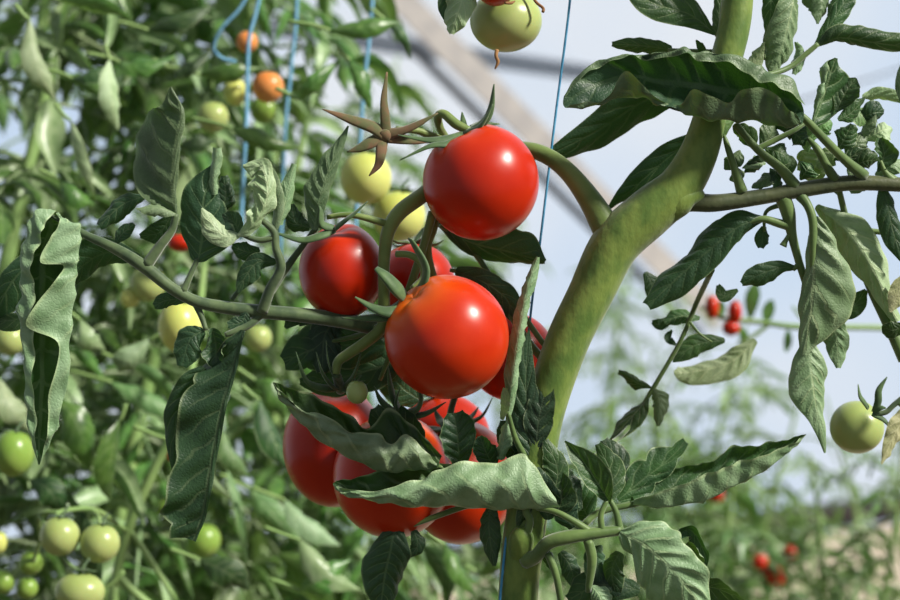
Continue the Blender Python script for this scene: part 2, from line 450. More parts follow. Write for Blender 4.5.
# ================================================================== the greenhouse
def wall_pt(px, h):           # a point of the film wall seen in column px, at height h
    d = 7.2 + 4.0 * px / 900.0
    return Vector(((px - 450) * U * d, d, h))
def fl(name, vs, fs, mat):
    mb = MB(); mb.v = [Vector(v) for v in vs]; mb.f = fs; mb.uv = [(0, 0)] * len(vs)
    o = mb.build(name, mat, smooth=False); o['kind'] = 'structure'; return o
a, b = wall_pt(-260, 0), wall_pt(1250, 0)
fl('floor', [(-6, -1.5, 0), (12, -1.5, 0), tuple(wall_pt(1250, 0)), tuple(wall_pt(-260, 0))], [(0, 1, 2, 3)], 'soil')
a, b = wall_pt(-260, 0), wall_pt(1250, 0)
fl('wall_back', [a, b, b + Vector((0, 0, 4)), a + Vector((0, 0, 4))], [(0, 1, 2, 3)], 'film')
o3 = Vector((2.6, -4.6, 0.01)); o4 = Vector((0.05, -0.1, 0.01))
fl('path', [a + o3, b + o3, b + o4, a + o4], [(0, 1, 2, 3)], 'path')
def bar(name, p, q, r, mat, sides=16):
    mb = MB(); mb.tube([p, q], r, sides, seg=2); o = mb.build(name, mat); o['kind'] = 'structure'; return o
off = Vector((0.02, -0.06, 0))
bar('trim_1', wall_pt(-200, 2.34) + off, wall_pt(720, 2.34) + off, 0.042, 'pipe')
bar('trim_2', wall_pt(-200, 0.07) + off, wall_pt(1200, 0.07) + off, 0.07, 'rail')
# diagonal brace: a flat board bolted to a pipe, in front of the film
def box_between(name, p, q, w, t, mat, side):
    d = (q - p).normalized(); s = (side - d * side.dot(d)).normalized(); u = d.cross(s)
    vs = [e + s * (i * w / 2) + u * (j * t / 2) for e in (p, q) for i, j in ((-1, -1), (1, -1), (1, 1), (-1, 1))]
    return fl(name, vs, [(0, 1, 2, 3)[::-1], (4, 5, 6, 7), (0, 1, 5, 4), (1, 2, 6, 5), (2, 3, 7, 6), (3, 0, 4, 7)], mat)
A_, B_ = PD(360, -42, 7.4), PD(720, 322, 8.6)
box_between('trim_3', A_, B_, 0.11, 0.03, 'beam', Vector((1, 0.2, 1)))
bar('trim_4', A_ + Vector((-0.09, 0.0, -0.06)), B_ + Vector((-0.09, 0.0, -0.06)), 0.02, 'pipe')
bar('trim_5', PD(790, 104, 7.0), PD(960, 50, 7.4), 0.004, 'pipe', 8)
# ================================================================== the plant in front: stem, branches
base = P(512, 700, -30); base.z = 0
plant = empty('tomato_plant', base)
tag(plant, 'tomato plant in focus with a thick forked green stem and curled leaves', 'plant')

mb = MB()
mb.tube([base, base + Vector((0, 0, 0.45)), P(514, 720, -28), P(518, 600, -24), P(523, 545, -22), P(532, 480, -24), P(543, 415, -24), P(566, 345, -20), P(590, 295, -18),
         P(615, 245, -16), P(650, 212, -14), P(680, 186, -12), P(700, 150, -12), P(713, 105, -14), P(726, 60, -16), P(736, 15, -18), P(740, -60, -22)],
        [a * U for a in (17, 18, 20, 20, 21, 21, 21, 22, 23, 25, 25, 22, 19, 16, 16, 16, 16)], 28, seg=110)
mb.tube([P(519, 560, -16), P(521, 545, -8), P(522, 535, -4), P(522, 527, -4)], [a * U for a in (12, 13, 12, 7)], 18)   # scar of a cut leaf
mb.tube([P(662, 212, -12), P(678, 200, -8), P(690, 195, -8), P(702, 197, -12)], [a * U for a in (16, 17, 13, 6)], 18)
main_stem = mb.build('main_stem', 'stem', plant)

# fruit branch: from the fork, behind the top tomato, and down
mb = MB()
mb.tube([P(622, 258, -18), P(606, 228, -20), P(590, 200, -24), P(568, 172, -30), P(545, 155, -38), P(520, 149, -48), P(480, 152, -70), P(448, 172, -54), P(424, 194, -24), P(400, 212, -8), P(388, 232, -3),
         P(384, 262, -4), P(384, 295, -8), P(383, 325, -14), P(366, 342, -20), P(348, 354, -24), P(338, 362, -24), P(336, 374, -24)],
        [a * U for a in (14, 14.5, 12, 9.5, 8.5, 8, 7.5, 7.5, 8, 8, 7, 6, 6, 6, 6, 5.5, 5, 4)], 16, seg=110)
mb.tube([P(433, 212, -30), P(424, 244, -28), P(412, 282, -26), P(396, 330, -40), P(400, 372, -40)], [a * U for a in (5, 4.5, 4.5, 4, 4)], 10)
mb.tube([P(440, 190, -46), P(434, 226, -44), P(428, 252, -46), P(440, 300, -60)], [a * U for a in (5, 4.5, 4, 4)], 10)
mb.tube([P(327, 217, 2), P(352, 215, 4), P(388, 224, -3)], [a * U for a in (2.5, 3, 4)], 10)
mb.tube([P(396, 254, -2), P(410, 255, 2), P(422, 264, 6), P(424, 278, 9), P(413, 290, 12)], [a * U for a in (3.4, 3.6, 4, 4.5, 4.5)], 10)
mb.tube([P(470, 150, -60), P(455, 146, -30), P(436, 138, -10), P(418, 131, -2), P(396, 129, 6)], [a * U for a in (5, 4.5, 4.5, 3.5, 3)], 10)
mb.tube([P(452, 146, -36), P(441, 130, -14), P(438, 117, -4), P(444, 114, 2), P(456, 124, 6), P(470, 131, 8)], [a * U for a in (4, 4.2, 4.5, 4.6, 5, 4)], 10)
mb.build('fruit_branch', 'stem_olive', plant)
# dried empty calyx star on the fruit branch
mb = MB()
for pts, r in (([(384, 134, 8), (372, 127, 12), (352, 120, 14), (322, 109, 16)], (6, 5.2, 4, 0.4)),
               ([(386, 132, 8), (385, 116, 12), (384, 98, 12), (387, 72, 10)], (4.5, 4, 2.8, 0.8)),
               ([(388, 134, 8), (402, 131, 12), (418, 124, 14), (438, 113, 14)], (5, 3.6, 2.8, 0.5)),
               ([(388, 138, 8), (402, 139, 6), (416, 141, 2), (430, 142, 0)], (4.5, 4.5, 3, 0.6)),
               ([(382, 140, 8), (381, 153, 12), (378, 165, 13), (369, 176, 13)], (5, 4.5, 3.2, 0.5)),
               ([(380, 138, 8), (370, 143, 11), (360, 148, 12), (347, 152, 12)], (5, 5, 3.6, 0.5))):
    mb.tube([P(*q) for q in pts], [a * 1.25 * U for a in r], 10, flat=0.4, ref=Vector((0.2, -1, 0.3)))
mb.tube([P(385, 135, 6), P(385, 136, 12)], [7 * U, 6 * U], 12, seg=3)
mb.build('dried_calyx', 'calyx_brown', plant)

# right side branch carrying leaves
mb = MB()
mb.tube([P(660, 212, -16), P(684, 202, -14), P(715, 203, -14), P(760, 197, -18), P(800, 190, -22), P(850, 183, -26), P(905, 185, -30), P(960, 190, -36)],
        [a * U for a in (15, 11, 9, 8, 8, 8, 7.5, 7)], 16, seg=60)
mb.build('side_branch', 'stem_branch', plant)
# ================================================================== leaves, upper right
# the big rolled leaflet across the stem
lf = stalk([([(864, 176, -24), (845, 160, -8), (825, 140, 8), (806, 120, 20), (795, 110, 20)], (6.5, 4.8, 4.5, 4, 2)),
            ([(795, 186, -20), (780, 168, -12), (758, 150, -2), (735, 124, 4)], (6.5, 5, 4, 3.5)),
            ([(835, 180, -22), (826, 165, -18), (818, 150, -16), (808, 138, -20)], (5.5, 4.5, 4, 2)),
            ([(742, 192, -14), (735, 170, -10), (727, 145, -10), (724, 135, -10)], (6, 4, 3, 1.5)),
            ([(755, 150, -6), (775, 140, -6), (795, 130, -4), (806, 122, -8)], (3, 3, 2.5, 2)),
            ([(893, 182, -30), (885, 172, -26), (880, 160, -26)], (7, 3, 2))], 'petiole', plant)
sheet(lf, [
    [(806, 106, 2), (800, 98, 0), (804, 112, -8), (802, 124, -2), (798, 116, 6)],
    [(790, 92, 14), (792, 78, 6), (792, 102, -12), (792, 127, 0), (788, 108, 12)],
    [(768, 84, 16), (768, 70, 4), (770, 98, -18), (770, 126, 0), (772, 92, 18)],
    [(748, 74, 12), (752, 62, 4), (748, 95, -22), (750, 122, 0), (744, 88, 20)],
    [(724, 62, 8), (722, 54, 2), (722, 90, -24), (724, 121, 0), (726, 104, 14)],
    [(700, 60, 8), (700, 52, 2), (700, 86, -24), (700, 119, 0), (696, 88, 18)],
    [(682, 55, 4), (680, 51, 0), (680, 84, -24), (680, 112, 2), (678, 106, 6)],
    [(650, 59, 2), (652, 54, 0), (650, 80, -20), (652, 101, 4), (655, 96, 8)],
    [(628, 58, -2), (626, 56, -6), (632, 76, -20), (634, 98, 0), (628, 72, 16)],
    [(602, 64, -4), (600, 61, -8), (604, 82, -12), (604, 103, -2), (608, 97, 4)],
    [(582, 78, -2), (576, 77, -6), (582, 92, -6), (584, 108, -2), (588, 102, 2)],
    [(566, 96, -2), (564, 96, -3), (563, 104, -4), (566, 108, -2), (570, 105, 0)]], n=100, nv=10, pucker=3.6, ruffle=3.0, dz=34, mat='leaf_dark')
# lobed green blade right of it, with a rolled upper edge
blade(lf, [(812, 128, -6), (822, 100, -10), (830, 76, -8), (836, 58, -6)], [3, 20, 30, 22, 3], [3, 26, 32, 26, 10, 2], tilt=-15, curlL=-150, curlR=20, p=2.2, lobes=2.0, lobed=0.35, pucker=1.6, nv=5)
blade(lf, [(836, 112, -16), (846, 92, -14), (856, 78, -14)], [2, 12, 10, 1], [2, 14, 12, 1], tilt=10, curl=-30, pucker=1.2)
blade(lf, [(838, 120, -16), (852, 112, -18), (865, 98, -20)], [2, 10, 9, 1], tilt=-20, curl=40)
blade(lf, [(724, 138, -10), (722, 125, -14), (722, 112, -18)], [1, 10, 14, 3], tilt=20, fold=15, mat='leaf_light')
blade(lf, [(808, 152, -24), (806, 140, -24), (810, 124, -24)], [1, 9, 11, 3], tilt=20, mat='leaf_light', curl=30)
blade(lf, [(802, 150, -60), (808, 165, -58), (815, 186, -60)], [10, 18, 17, 3], [8, 14, 12, 3], top=False, tilt=-30, curl=30, pucker=1.5, mat='leaf_light', nv=5)
blade(lf, [(838, 150, -30), (845, 138, -26), (852, 124, -26)], [2, 14, 14, 4], tilt=30, curl=50, lobes=1.5, pucker=1)
blade(lf, [(834, 160, -36), (848, 158, -34), (864, 150, -34)], [2, 9, 10, 2], tilt=-30, curl=60, pucker=1)
blade(lf, [(878, 172, -28), (884, 155, -24), (880, 138, -22)], [2, 12, 14, 5], [2, 14, 13, 4], tilt=-15, curlL=-30, curlR=-80, pucker=1)
blade(lf, [(868, 160, -44), (858, 168, -44), (850, 178, -44)], [2, 8, 9, 2], tilt=20, curl=40, top=False)
blade(lf, [(858, 138, -46), (866, 128, -40), (874, 112, -40)], [2, 7, 8, 2], tilt=50, curl=40, top=False)
# small tangled leaflets on the inner petioles
for i, (x0, y0, x1, y1, w, tl) in enumerate(((755, 150, 738, 132, 8, 20), (760, 152, 772, 128, 9, -30), (768, 160, 750, 170, 7, 40), (745, 172, 733, 178, 7, 0), (770, 168, 778, 186, 8, 30),
                                             (775, 172, 757, 184, 7, -40), (764, 148, 785, 158, 9, 20), (740, 150, 728, 165, 7, -20), (790, 140, 778, 122, 9, 30), (742, 168, 760, 160, 6, 40), (785, 130, 800, 142, 9, -10))):
    w *= 1.35; x1 += (x1 - x0) * 0.3; y1 += (y1 - y0) * 0.3
    blade(lf, [(x0, y0, -20), ((x0 + x1) / 2 + 3, (y0 + y1) / 2 - 2, -16), (x1, y1, -22)], [1, w, w, 1], tilt=tl, curl=35, lobes=1.5, top=i % 2 == 0, mat='leaf_dark' if i % 3 else 'leaf')

for i, (x0, y0, x1, y1, w, tl) in enumerate(((845, 162, 862, 132, 14, 20), (850, 168, 878, 160, 12, -30), (838, 150, 818, 168, 11, 10), (828, 168, 842, 196, 10, 30), (870, 178, 850, 192, 9, -20),
                                             (812, 140, 832, 122, 14, -20), (790, 178, 776, 160, 12, 20), (800, 180, 812, 164, 13, 0), (865, 140, 892, 128, 13, 30), (858, 120, 884, 112, 12, -20), (875, 175, 902, 160, 12, 20), (845, 110, 868, 122, 13, 40))):
    blade(lf, [(x0, y0, -44), ((x0 + x1) / 2 + 2, (y0 + y1) / 2 - 3, -38), (x1, y1, -44)], [2, w, w, 2], tilt=tl, curl=40, lobes=1.5, lobed=0.15, top=i % 2 == 1, mat=('leaf_dark', 'leaf', 'leaf_light')[i % 3], pucker=1)
# dark leaflets hanging behind the rolled one
lf = stalk([([(722, 70, -34), (712, 72, -42), (700, 80, -50)], (4, 3, 2)), ([(722, 105, -34), (712, 118, -38), (702, 132, -44)], (4, 3, 2)),
            ([(730, 44, -34), (722, 38, -36), (716, 34, -38)], (4, 3, 2.5)), ([(728, 50, -34), (716, 52, -40), (668, 50, -58)], (4, 3, 2))], 'petiole', plant)
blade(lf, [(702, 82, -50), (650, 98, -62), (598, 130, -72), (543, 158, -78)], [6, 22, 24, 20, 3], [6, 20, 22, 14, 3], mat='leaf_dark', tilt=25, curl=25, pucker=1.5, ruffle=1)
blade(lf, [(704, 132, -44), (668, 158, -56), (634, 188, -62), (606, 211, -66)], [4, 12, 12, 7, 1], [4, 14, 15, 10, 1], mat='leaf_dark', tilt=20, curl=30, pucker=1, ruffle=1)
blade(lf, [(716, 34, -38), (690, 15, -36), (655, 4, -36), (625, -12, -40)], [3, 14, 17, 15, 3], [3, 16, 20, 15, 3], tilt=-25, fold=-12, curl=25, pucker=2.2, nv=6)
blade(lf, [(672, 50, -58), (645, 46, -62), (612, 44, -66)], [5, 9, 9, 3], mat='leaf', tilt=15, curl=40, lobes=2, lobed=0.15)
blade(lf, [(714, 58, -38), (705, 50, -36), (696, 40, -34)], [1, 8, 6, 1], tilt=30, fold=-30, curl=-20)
blade(lf, [(718, 38, -42), (719, 18, -46), (722, -8, -50)], [2, 8, 8, 7], tilt=20, curl=20)
# leaves hanging in from the top
lf = stalk([([(744, 5, -20), (758, -12, -30), (775, -30, -50), (800, -30, -50)], (4, 4, 4, 3)), ([(740, 76, -20), (762, 76, -34), (788, 68, -50), (806, 54, -54), (818, 44, -54)], (3, 3, 3, 3, 2.6)),
            ([(765, 60, -56), (764, 40, -58), (768, 25, -60)], (1.2, 1.2, 1))], 'petiole', plant)
blade(lf, [(796, -25, -56), (792, 10, -50), (783, 45, -50), (774, 72, -54)], [12, 17, 16, 15, 8], [8, 16, 22, 20, 6], top=False, tilt=20, curl=45, pucker=2.4, nv=9, ruffle=1)
blade(lf, [(770, -18, -60), (771, 5, -58), (768, 33, -60)], [8, 9, 9, 3], tilt=-20, curl=20, mat='leaf')
blade(lf, [(795, 42, -60), (798, 56, -62), (793, 74, -64)], [3, 8, 9, 3], top=False, tilt=-30, curl=60, mat='leaf')
blade(lf, [(742, 72, -34), (756, 60, -36), (764, 42, -36)], [4, 10, 9, 1], [4, 9, 5, 1], top=False, tilt=35, curl=40, mat='leaf_light')
blade(lf, [(816, -20, -66), (822, 4, -62), (818, 24, -62)], [12, 16, 14, 3], [14, 22, 12, 2], top=False, tilt=30, curl=60, pucker=2, lobes=2, mat='leaf_dark')
blade(lf, [(840, -20, -66), (838, 0, -62), (828, 16, -62)], [6, 9, 8, 2], tilt=-20, curl=60, mat='leaf')
blade(lf, [(816, 45, -54), (832, 22, -54), (846, 0, -58), (850, -8, -60)], [3, 8, 10, 7, 2], [3, 9, 12, 9, 3], tilt=15, curl=40, mat='leaf', pucker=1)
blade(lf, [(816, 46, -54), (840, 38, -50), (870, 42, -48), (925, 50, -52)], [3, 14, 17, 16, 8], [3, 9, 17, 15, 6], mat='leaf', tilt=-35, curl=55, pucker=2, nv=8, ruffle=0.8)
blade(lf, [(862, 97, -90), (880, 96, -90), (912, 104, -90)], [3, 9, 10, 4], mat='leaf_light', tilt=-30, curl=60, pucker=2, top=False)
blade(lf, [(905, 55, -60), (900, 80, -60), (902, 102, -60)], [1, 4, 5, 2], mat='leaf_dark', tilt=0)

# petioles and leaves hanging below the side branch
lf = stalk([([(782, 196, -22), (788, 212, -24), (792, 235, -28), (799, 262, -30), (808, 292, -36), (808, 320, -40)], (8, 7.5, 5, 4, 4, 3)),
            ([(789, 226, -26), (778, 223, -24), (762, 219, -22), (748, 224, -24)], (5, 4.5, 3.5, 2)),
            ([(799, 264, -30), (797, 266, -30), (793, 270, -30)], (3, 3, 2)),
            ([(791, 232, -27), (786, 240, -26), (783, 246, -26)], (2.5, 2.5, 4)),
            ([(800, 195, -22), (808, 206, -16), (813, 222, -14), (813, 245, -14), (812, 280, -18)], (6, 4.5, 4.5, 4, 2)),
            ([(782, 204, -30), (766, 212, -36), (764, 232, -36)], (3, 2, 1.5))], 'petiole', plant)
blade(lf, [(766, 218, -22), (740, 226, -22), (712, 248, -26), (682, 274, -30), (648, 306, -34)], [3, 12, 16, 20, 20, 6], [3, 18, 26, 20, 20, 8], tilt=-12, curl=32, fold=6, mat='leaf_dark', pucker=2.2, lobes=3, lobed=0.22, nv=9)
blade(lf, [(797, 268, -30), (778, 268, -26), (758, 275, -26), (742, 284, -28)], [2, 9, 13, 11, 3], [2, 7, 10, 10, 3], tilt=12, curl=25, mat='leaf_dark', pucker=1.3, nv=5)
blade(lf, [(764, 226, -36), (763, 236, -36), (761, 248, -36)], [3, 8, 8, 3], mat='leaf_dark', tilt=10, curl=40)
# the two big drooping blades
blade(lf, [(816, 216, -12), (815, 240, -12), (813, 275, -14), (810, 315, -18), (804, 355, -24)], [4, 26, 42, 50, 30, 3], [3, 8, 9, 12, 12, 4], top=False,
      curlR=50, curlL=[30, 40, 40, 45, 40, 20], tilt=-8, pucker=3.2, nv=6, ruffle=1.4, p=1.4, mat='leaf')
blade(lf, [(816, 206, -52), (846, 230, -46), (872, 268, -44), (897, 322, -48)], [6, 24, 26, 22, 12], [4, 26, 28, 16, 4], top=False, tilt=-8, fold=22, curlL=35, curlR=20, mat='leaf_light', pucker=2.6, nv=7)
blade(lf, [(808, 340, -40), (812, 375, -34), (817, 410, -34), (825, 453, -38)], [8, 20, 17, 9, 1], [8, 25, 24, 9, 1], top=False, tilt=8, curl=35, mat='leaf', pucker=2.6, nv=8)
blade(lf, [(826, 308, -56), (836, 335, -54), (838, 368, -56)], [8, 12, 13, 3], [8, 16, 12, 2], mat='leaf', top=False, tilt=-10, curl=30, pucker=1.5)
blade(lf, [(836, 318, -80), (852, 308, -78), (866, 290, -80)], [2, 10, 10, 2], mat='leaf', tilt=20, curl=20)
lf = stalk([([(905, 360, -60), (888, 322, -66), (872, 288, -76), (852, 240, -80), (838, 186, -34)], (7, 6.5, 6, 4, 3)), ([(905, 228, -90), (880, 232, -90), (850, 226, -90)], (3, 3, 3))], 'petiole', plant)
blade(lf, [(882, 182, -34), (888, 205, -34), (893, 230, -36), (903, 262, -40)], [3, 9, 12, 12, 2], [3, 12, 14, 12, 2], mat='leaf_dark', tilt=10, curl=30, pucker=1.5)
blade(lf, [(908, 270, -40), (900, 290, -36), (890, 312, -36)], [3, 10, 9, 1], mat='leaf_dry', top=False, tilt=-20, curl=20)
blade(lf, [(905, 325, -50), (893, 330, -50), (882, 326, -50)], [3, 10, 9, 1], mat='leaf', tilt=30, curl=20)
# thin twig with small leaflets, a little further back
lf = stalk([([(712, 270, -60), (697, 302, -150), (680, 342, -160), (652, 390, -160), (628, 428, -150), (606, 448, -60), (580, 470, -30)], (3, 3, 2.6, 2.6, 2.6, 3, 3)),
            ([(690, 322, -155), (700, 334, -155), (712, 342, -155)], (1.5, 1.3, 1))], 'petiole', plant)
blade(lf, [(651, 388, -158), (636, 382, -154), (618, 373, -154)], [2, 11, 9, 2], [2, 5, 7, 4], mat='leaf', tilt=30, curl=50)
blade(lf, [(653, 388, -158), (660, 402, -154), (658, 426, -154)], [3, 12, 12, 2], [3, 12, 10, 2], mat='leaf', tilt=-10, curl=50, pucker=1.5, top=False)
blade(lf, [(648, 398, -158), (636, 412, -154), (608, 443, -150)], [3, 12, 13, 3], mat='leaf', tilt=-50, curl=40, pucker=1)
blade(lf, [(700, 318, -165), (680, 316, -165), (664, 322, -165)], [3, 9, 9, 2], mat='leaf', tilt=-30, curl=20)
blade(lf, [(674, 316, -170), (662, 324, -168), (652, 322, -168)], [2, 6, 6, 2], mat='leaf_dark', tilt=20)
blade(lf, [(725, 340, -170), (698, 344, -168), (672, 360, -168)], [3, 11, 12, 3], mat='leaf', tilt=-10, curl=40, pucker=1.5)
blade(lf, [(672, 330, -170), (668, 338, -168), (676, 345, -168)], [1, 4, 4, 1], mat='leaf_dark')
blade(lf, [(756, 340, -260), (730, 362, -256), (690, 372, -260), (674, 372, -260)], [4, 17, 18, 12, 2], mat='leaf_light', top=False, tilt=-20, curl=45, pucker=2.5, nv=9)
blade(lf, [(738, 290, -120), (724, 296, -118), (718, 285, -118)], [2, 6, 6, 2], mat='leaf')
blade(lf, [(645, 272, -140), (652, 284, -138), (650, 300, -140)], [3, 9, 8, 2], mat='leaf_dark', tilt=20, curl=20)
# ================================================================== leaves at the bottom
lf = stalk([([(526, 560, -6), (536, 556, 6), (548, 543, 16), (568, 537, 20), (596, 533, 18), (622, 530, 14)], (9, 7, 7, 7, 6, 5)),
            ([(592, 533, 18), (575, 522, 20), (556, 512, 18), (537, 508, 10)], (4, 3.5, 3, 2.5)),
            ([(588, 540, 18), (592, 560, 18), (588, 592, 12)], (5, 5, 3)),
            ([(548, 553, 12), (556, 575, 14), (562, 606, 12)], (4, 3.6, 3.5)),
            ([(602, 530, 18), (601, 515, 18), (607, 500, 16)], (3.5, 3, 2.5)),
            ([(620, 530, 14), (616, 512, 14), (610, 500, 14)], (4, 3.2, 2.5)),
            ([(524, 540, -2), (530, 522, 2), (526, 510, 2), (533, 500, -2)], (5, 4, 4, 3)),
            ([(560, 540, 14), (580, 528, 0), (600, 512, -8), (640, 503, -10)], (4, 4, 3.5, 3))], 'petiole', plant)
# long rolled leaf in front of the tomatoes
sheet(lf, [
    [(560, 498, -2), (559, 500, -2), (560, 507, 2), (557, 502, 6), (556, 499, 5)],
    [(537, 476, -14), (537, 492, -16), (538, 509, -2), (536, 492, 12), (534, 466, 4)],
    [(522, 470, -18), (522, 490, -20), (520, 510, -2), (520, 487, 18), (521, 453, 4)],
    [(500, 472, -20), (500, 492, -22), (500, 509, -2), (499, 488, 20), (498, 463, 6)],
    [(470, 464, -22), (470, 490, -22), (470, 508, 0), (469, 486, 22), (471, 461, 8)],
    [(440, 464, -20), (440, 488, -22), (440, 507, 2), (440, 490, 22), (438, 470, 10)],
    [(415, 466, -16), (413, 485, -20), (412, 506, 4), (412, 494, 20), (415, 480, 12)],
    [(385, 471, -12), (382, 486, -16), (382, 503, 4), (381, 498, 14), (384, 490, 11)],
    [(357, 477, -6), (354, 486, -10), (354, 497, 3), (354, 495, 8), (356, 490, 8)],
    [(340, 480, -1), (338, 484, -4), (338, 491, 1), (339, 490, 4), (340, 487, 4)],
    [(333, 483, 0), (333, 484, 0), (333, 485, 0), (333, 485, 1), (333, 485, 1)]], n=90, nv=8, top=False, probe=0.75, dz=14, pucker=4.6, ruffle=2.0, mat='leaf')
# second rolled leaf above it
lf2 = stalk([([(540, 480, -20), (510, 478, -28), (470, 474, -24), (436, 466, -6)], (4, 3.5, 3, 2))], 'petiole', plant)
sheet(lf2, [
    [(442, 456, -12), (440, 460, -12), (438, 468, -6), (437, 466, 0), (437, 464, 0)],
    [(424, 436, -18), (424, 450, -20), (424, 470, -4), (424, 462, 10), (426, 452, 8)],
    [(406, 420, -18), (408, 445, -20), (408, 471, -2), (409, 455, 16), (407, 434, 12)],
    [(388, 408, -18), (392, 438, -22), (388, 471, -2), (392, 460, 14), (392, 444, 10)],
    [(367, 428, -14), (368, 445, -18), (366, 467, 0), (373, 452, 16), (378, 434, 10)],
    [(346, 413, -10), (342, 432, -16), (336, 450, 1), (345, 439, 14), (352, 431, 10)],
    [(320, 398, -8), (313, 414, -12), (307, 430, 1), (317, 423, 10), (325, 416, 8)],
    [(297, 390, -4), (291, 400, -7), (286, 407, 0), (293, 404, 6), (300, 408, 6)],
    [(281, 384, -1), (278, 388, -3), (277, 392, 0), (279, 392, 3), (282, 392, 3)],
    [(273, 382, 0), (273, 383, 0), (273, 384, 0), (274, 384, 1), (274, 384, 1)]], n=90, nv=8, top=False, probe=0.75, dz=14, pucker=4.6, ruffle=2.0)
# dark rounded lobes standing up behind the two
blade(lf2, [(400, 452, -26), (388, 432, -28), (374, 408, -30)], [10, 20, 18, 4], [10, 16, 14, 6], tilt=-10, curl=-20, mat='leaf_dark', lobes=1.5, lobed=0.15)
blade(lf2, [(425, 462, -26), (412, 440, -28), (396, 410, -30)], [8, 12, 14, 8], [8, 16, 18, 8], tilt=10, curl=-15, mat='leaf_dark')
blade(lf2, [(460, 466, -22), (458, 440, -16), (454, 413, -14)], [8, 18, 18, 8], [8, 16, 20, 10], tilt=-8, curl=-25, mat='leaf_dark', pucker=1.4, ruffle=1)
blade(lf2, [(494, 468, -20), (486, 452, -14), (480, 436, -12)], [6, 12, 11, 3], [6, 14, 12, 3], tilt=10, curl=-30, mat='leaf_dark', pucker=1)
blade(lf2, [(500, 460, -10), (503, 442, -6), (507, 424, -2)], [5, 9, 9, 3], [5, 10, 8, 2], tilt=25, curl=60, top=False, mat='leaf')
blade(lf2, [(524, 466, -14), (524, 448, -10), (514, 426, -10)], [6, 12, 12, 2], [6, 12, 10, 2], tilt=0, curl=-30, mat='leaf_dark', pucker=1.2)
blade(lf2, [(518, 462, -24), (512, 440, -26), (506, 420, -28)], [8, 14, 14, 6], mat='leaf_dark', curl=20)
blade(lf2, [(545, 484, -20), (540, 466, -16), (530, 448, -14)], [4, 9, 9, 2], tilt=25, curl=50, mat='leaf_dark', top=False)
# tall folded leaf between the tomatoes and the stem
lf3 = stalk([([(545, 500, -14), (532, 470, -12), (516, 440, 0), (508, 412, 10)], (4, 4, 3, 2)), ([(540, 484, -14), (542, 470, -12), (540, 455, -8)], (3, 3, 2))], 'petiole', plant)
blade(lf3, [(507, 424, 6), (511, 385, 14), (518, 335, 18), (527, 290, 20), (538, 257, 18)], [4, 11, 17, 17, 12, 3], [4, 11, 18, 18, 14, 4], top=False, curl=115, tilt=14, pucker=2.6, nv=11, ruffle=1, mat='leaf')
blade(lf3, [(502, 420, 8), (505, 405, 12), (505, 388, 16)], [3, 5, 5, 2], [2, 5, 5, 2], top=False, mat='leaf_light', tilt=30)
blade(lf3, [(533, 455, -6), (528, 420, -6), (526, 380, -4), (529, 330, -2)], [8, 20, 16, 12, 1], [6, 20, 14, 8, 1], mat='leaf_dark', tilt=-5, curl=12, fold=-10, pucker=1.5, lobes=3, lobed=0.12)
blade(lf3, [(536, 450, -4), (540, 415, -2), (550, 376, -4)], [4, 16, 14, 2], [4, 15, 12, 2], mat='leaf_dark', tilt=10, curl=-10, fold=8, lobes=2, lobed=0.15, pucker=1.5)
# leaves right of the stem
blade(lf, [(610, 503, 16), (602, 490, 18), (585, 464, 20), (565, 441, 20)], [2, 8, 14, 11, 1], [2, 14, 19, 12, 1], tilt=10, fold=-35, curlL=-10, curlR=20, mat='leaf', pucker=1.5)
blade(lf, [(612, 500, 6), (612, 475, 2), (598, 444, 0)], [3, 10, 10, 3], [3, 14, 14, 3], tilt=0, curl=10, lobes=2.5, lobed=0.15, mat='leaf')
blade(lf, [(616, 490, -8), (618, 465, -14), (604, 440, -18)], [4, 12, 12, 5], [4, 14, 14, 5], curl=20, lobes=2, mat='leaf_dark')
blade(lf, [(618, 500, -8), (645, 478, -12), (666, 462, -14), (686, 442, -16)], [6, 20, 22, 14, 5], [6, 18, 14, 10, 3], mat='leaf', curl=12, tilt=6, lobes=2.4, lobed=0.5, pucker=1.5, nv=4)
sheet(lf, [
    [(632, 494, -8), (632, 496, -10), (634, 500, -6), (633, 505, -2), (634, 500, 2)],
    [(660, 472, -14), (660, 480, -18), (660, 492, -14), (658, 508, 0), (660, 492, 10)],
    [(684, 466, -16), (684, 474, -20), (686, 485, -14), (682, 506, 2), (684, 484, 12)],
    [(708, 462, -14), (708, 470, -20), (712, 478, -12), (708, 500, 2), (706, 474, 13)],
    [(730, 448, -12), (730, 460, -18), (732, 468, -12), (732, 488, 2), (728, 466, 12)],
    [(752, 445, -10), (752, 455, -16), (755, 462, -10), (756, 476, 2), (752, 458, 10)],
    [(776, 442, -8), (776, 448, -12), (778, 452, -6), (780, 460, 1), (778, 450, 6)],
    [(794, 437, -4), (794, 440, -6), (795, 443, -3), (796, 446, 0), (796, 441, 2)],
    [(806, 434, 0), (806, 434, -1), (806, 434.5, 0), (806, 435, 0), (806, 434.5, 1)]], n=80, nv=9, pucker=3.2, ruffle=1.6, mat='leaf', top=False, probe=0.75)
blade(lf, [(556, 516, 4), (562, 496, 0), (558, 472, -4)], [6, 14, 12, 4], [6, 16, 14, 4], mat='leaf', fold=-15, tilt=10, lobes=1.5, lobed=0.15)
blade(lf, [(578, 512, -6), (568, 490, -10), (566, 470, -14)], [6, 14, 14, 4], mat='leaf_dark', curl=20)
blade(lf, [(590, 522, -14), (580, 500, -20), (572, 478, -24)], [6, 18, 16, 4], mat='leaf', curl=20, tilt=15)
blade(lf, [(548, 520, 0), (545, 495, 4), (536, 468, 2)], [6, 15, 13, 3], [6, 16, 12, 3], mat='leaf_dark', tilt=12, curl=25, lobes=1.5, lobed=0.15)
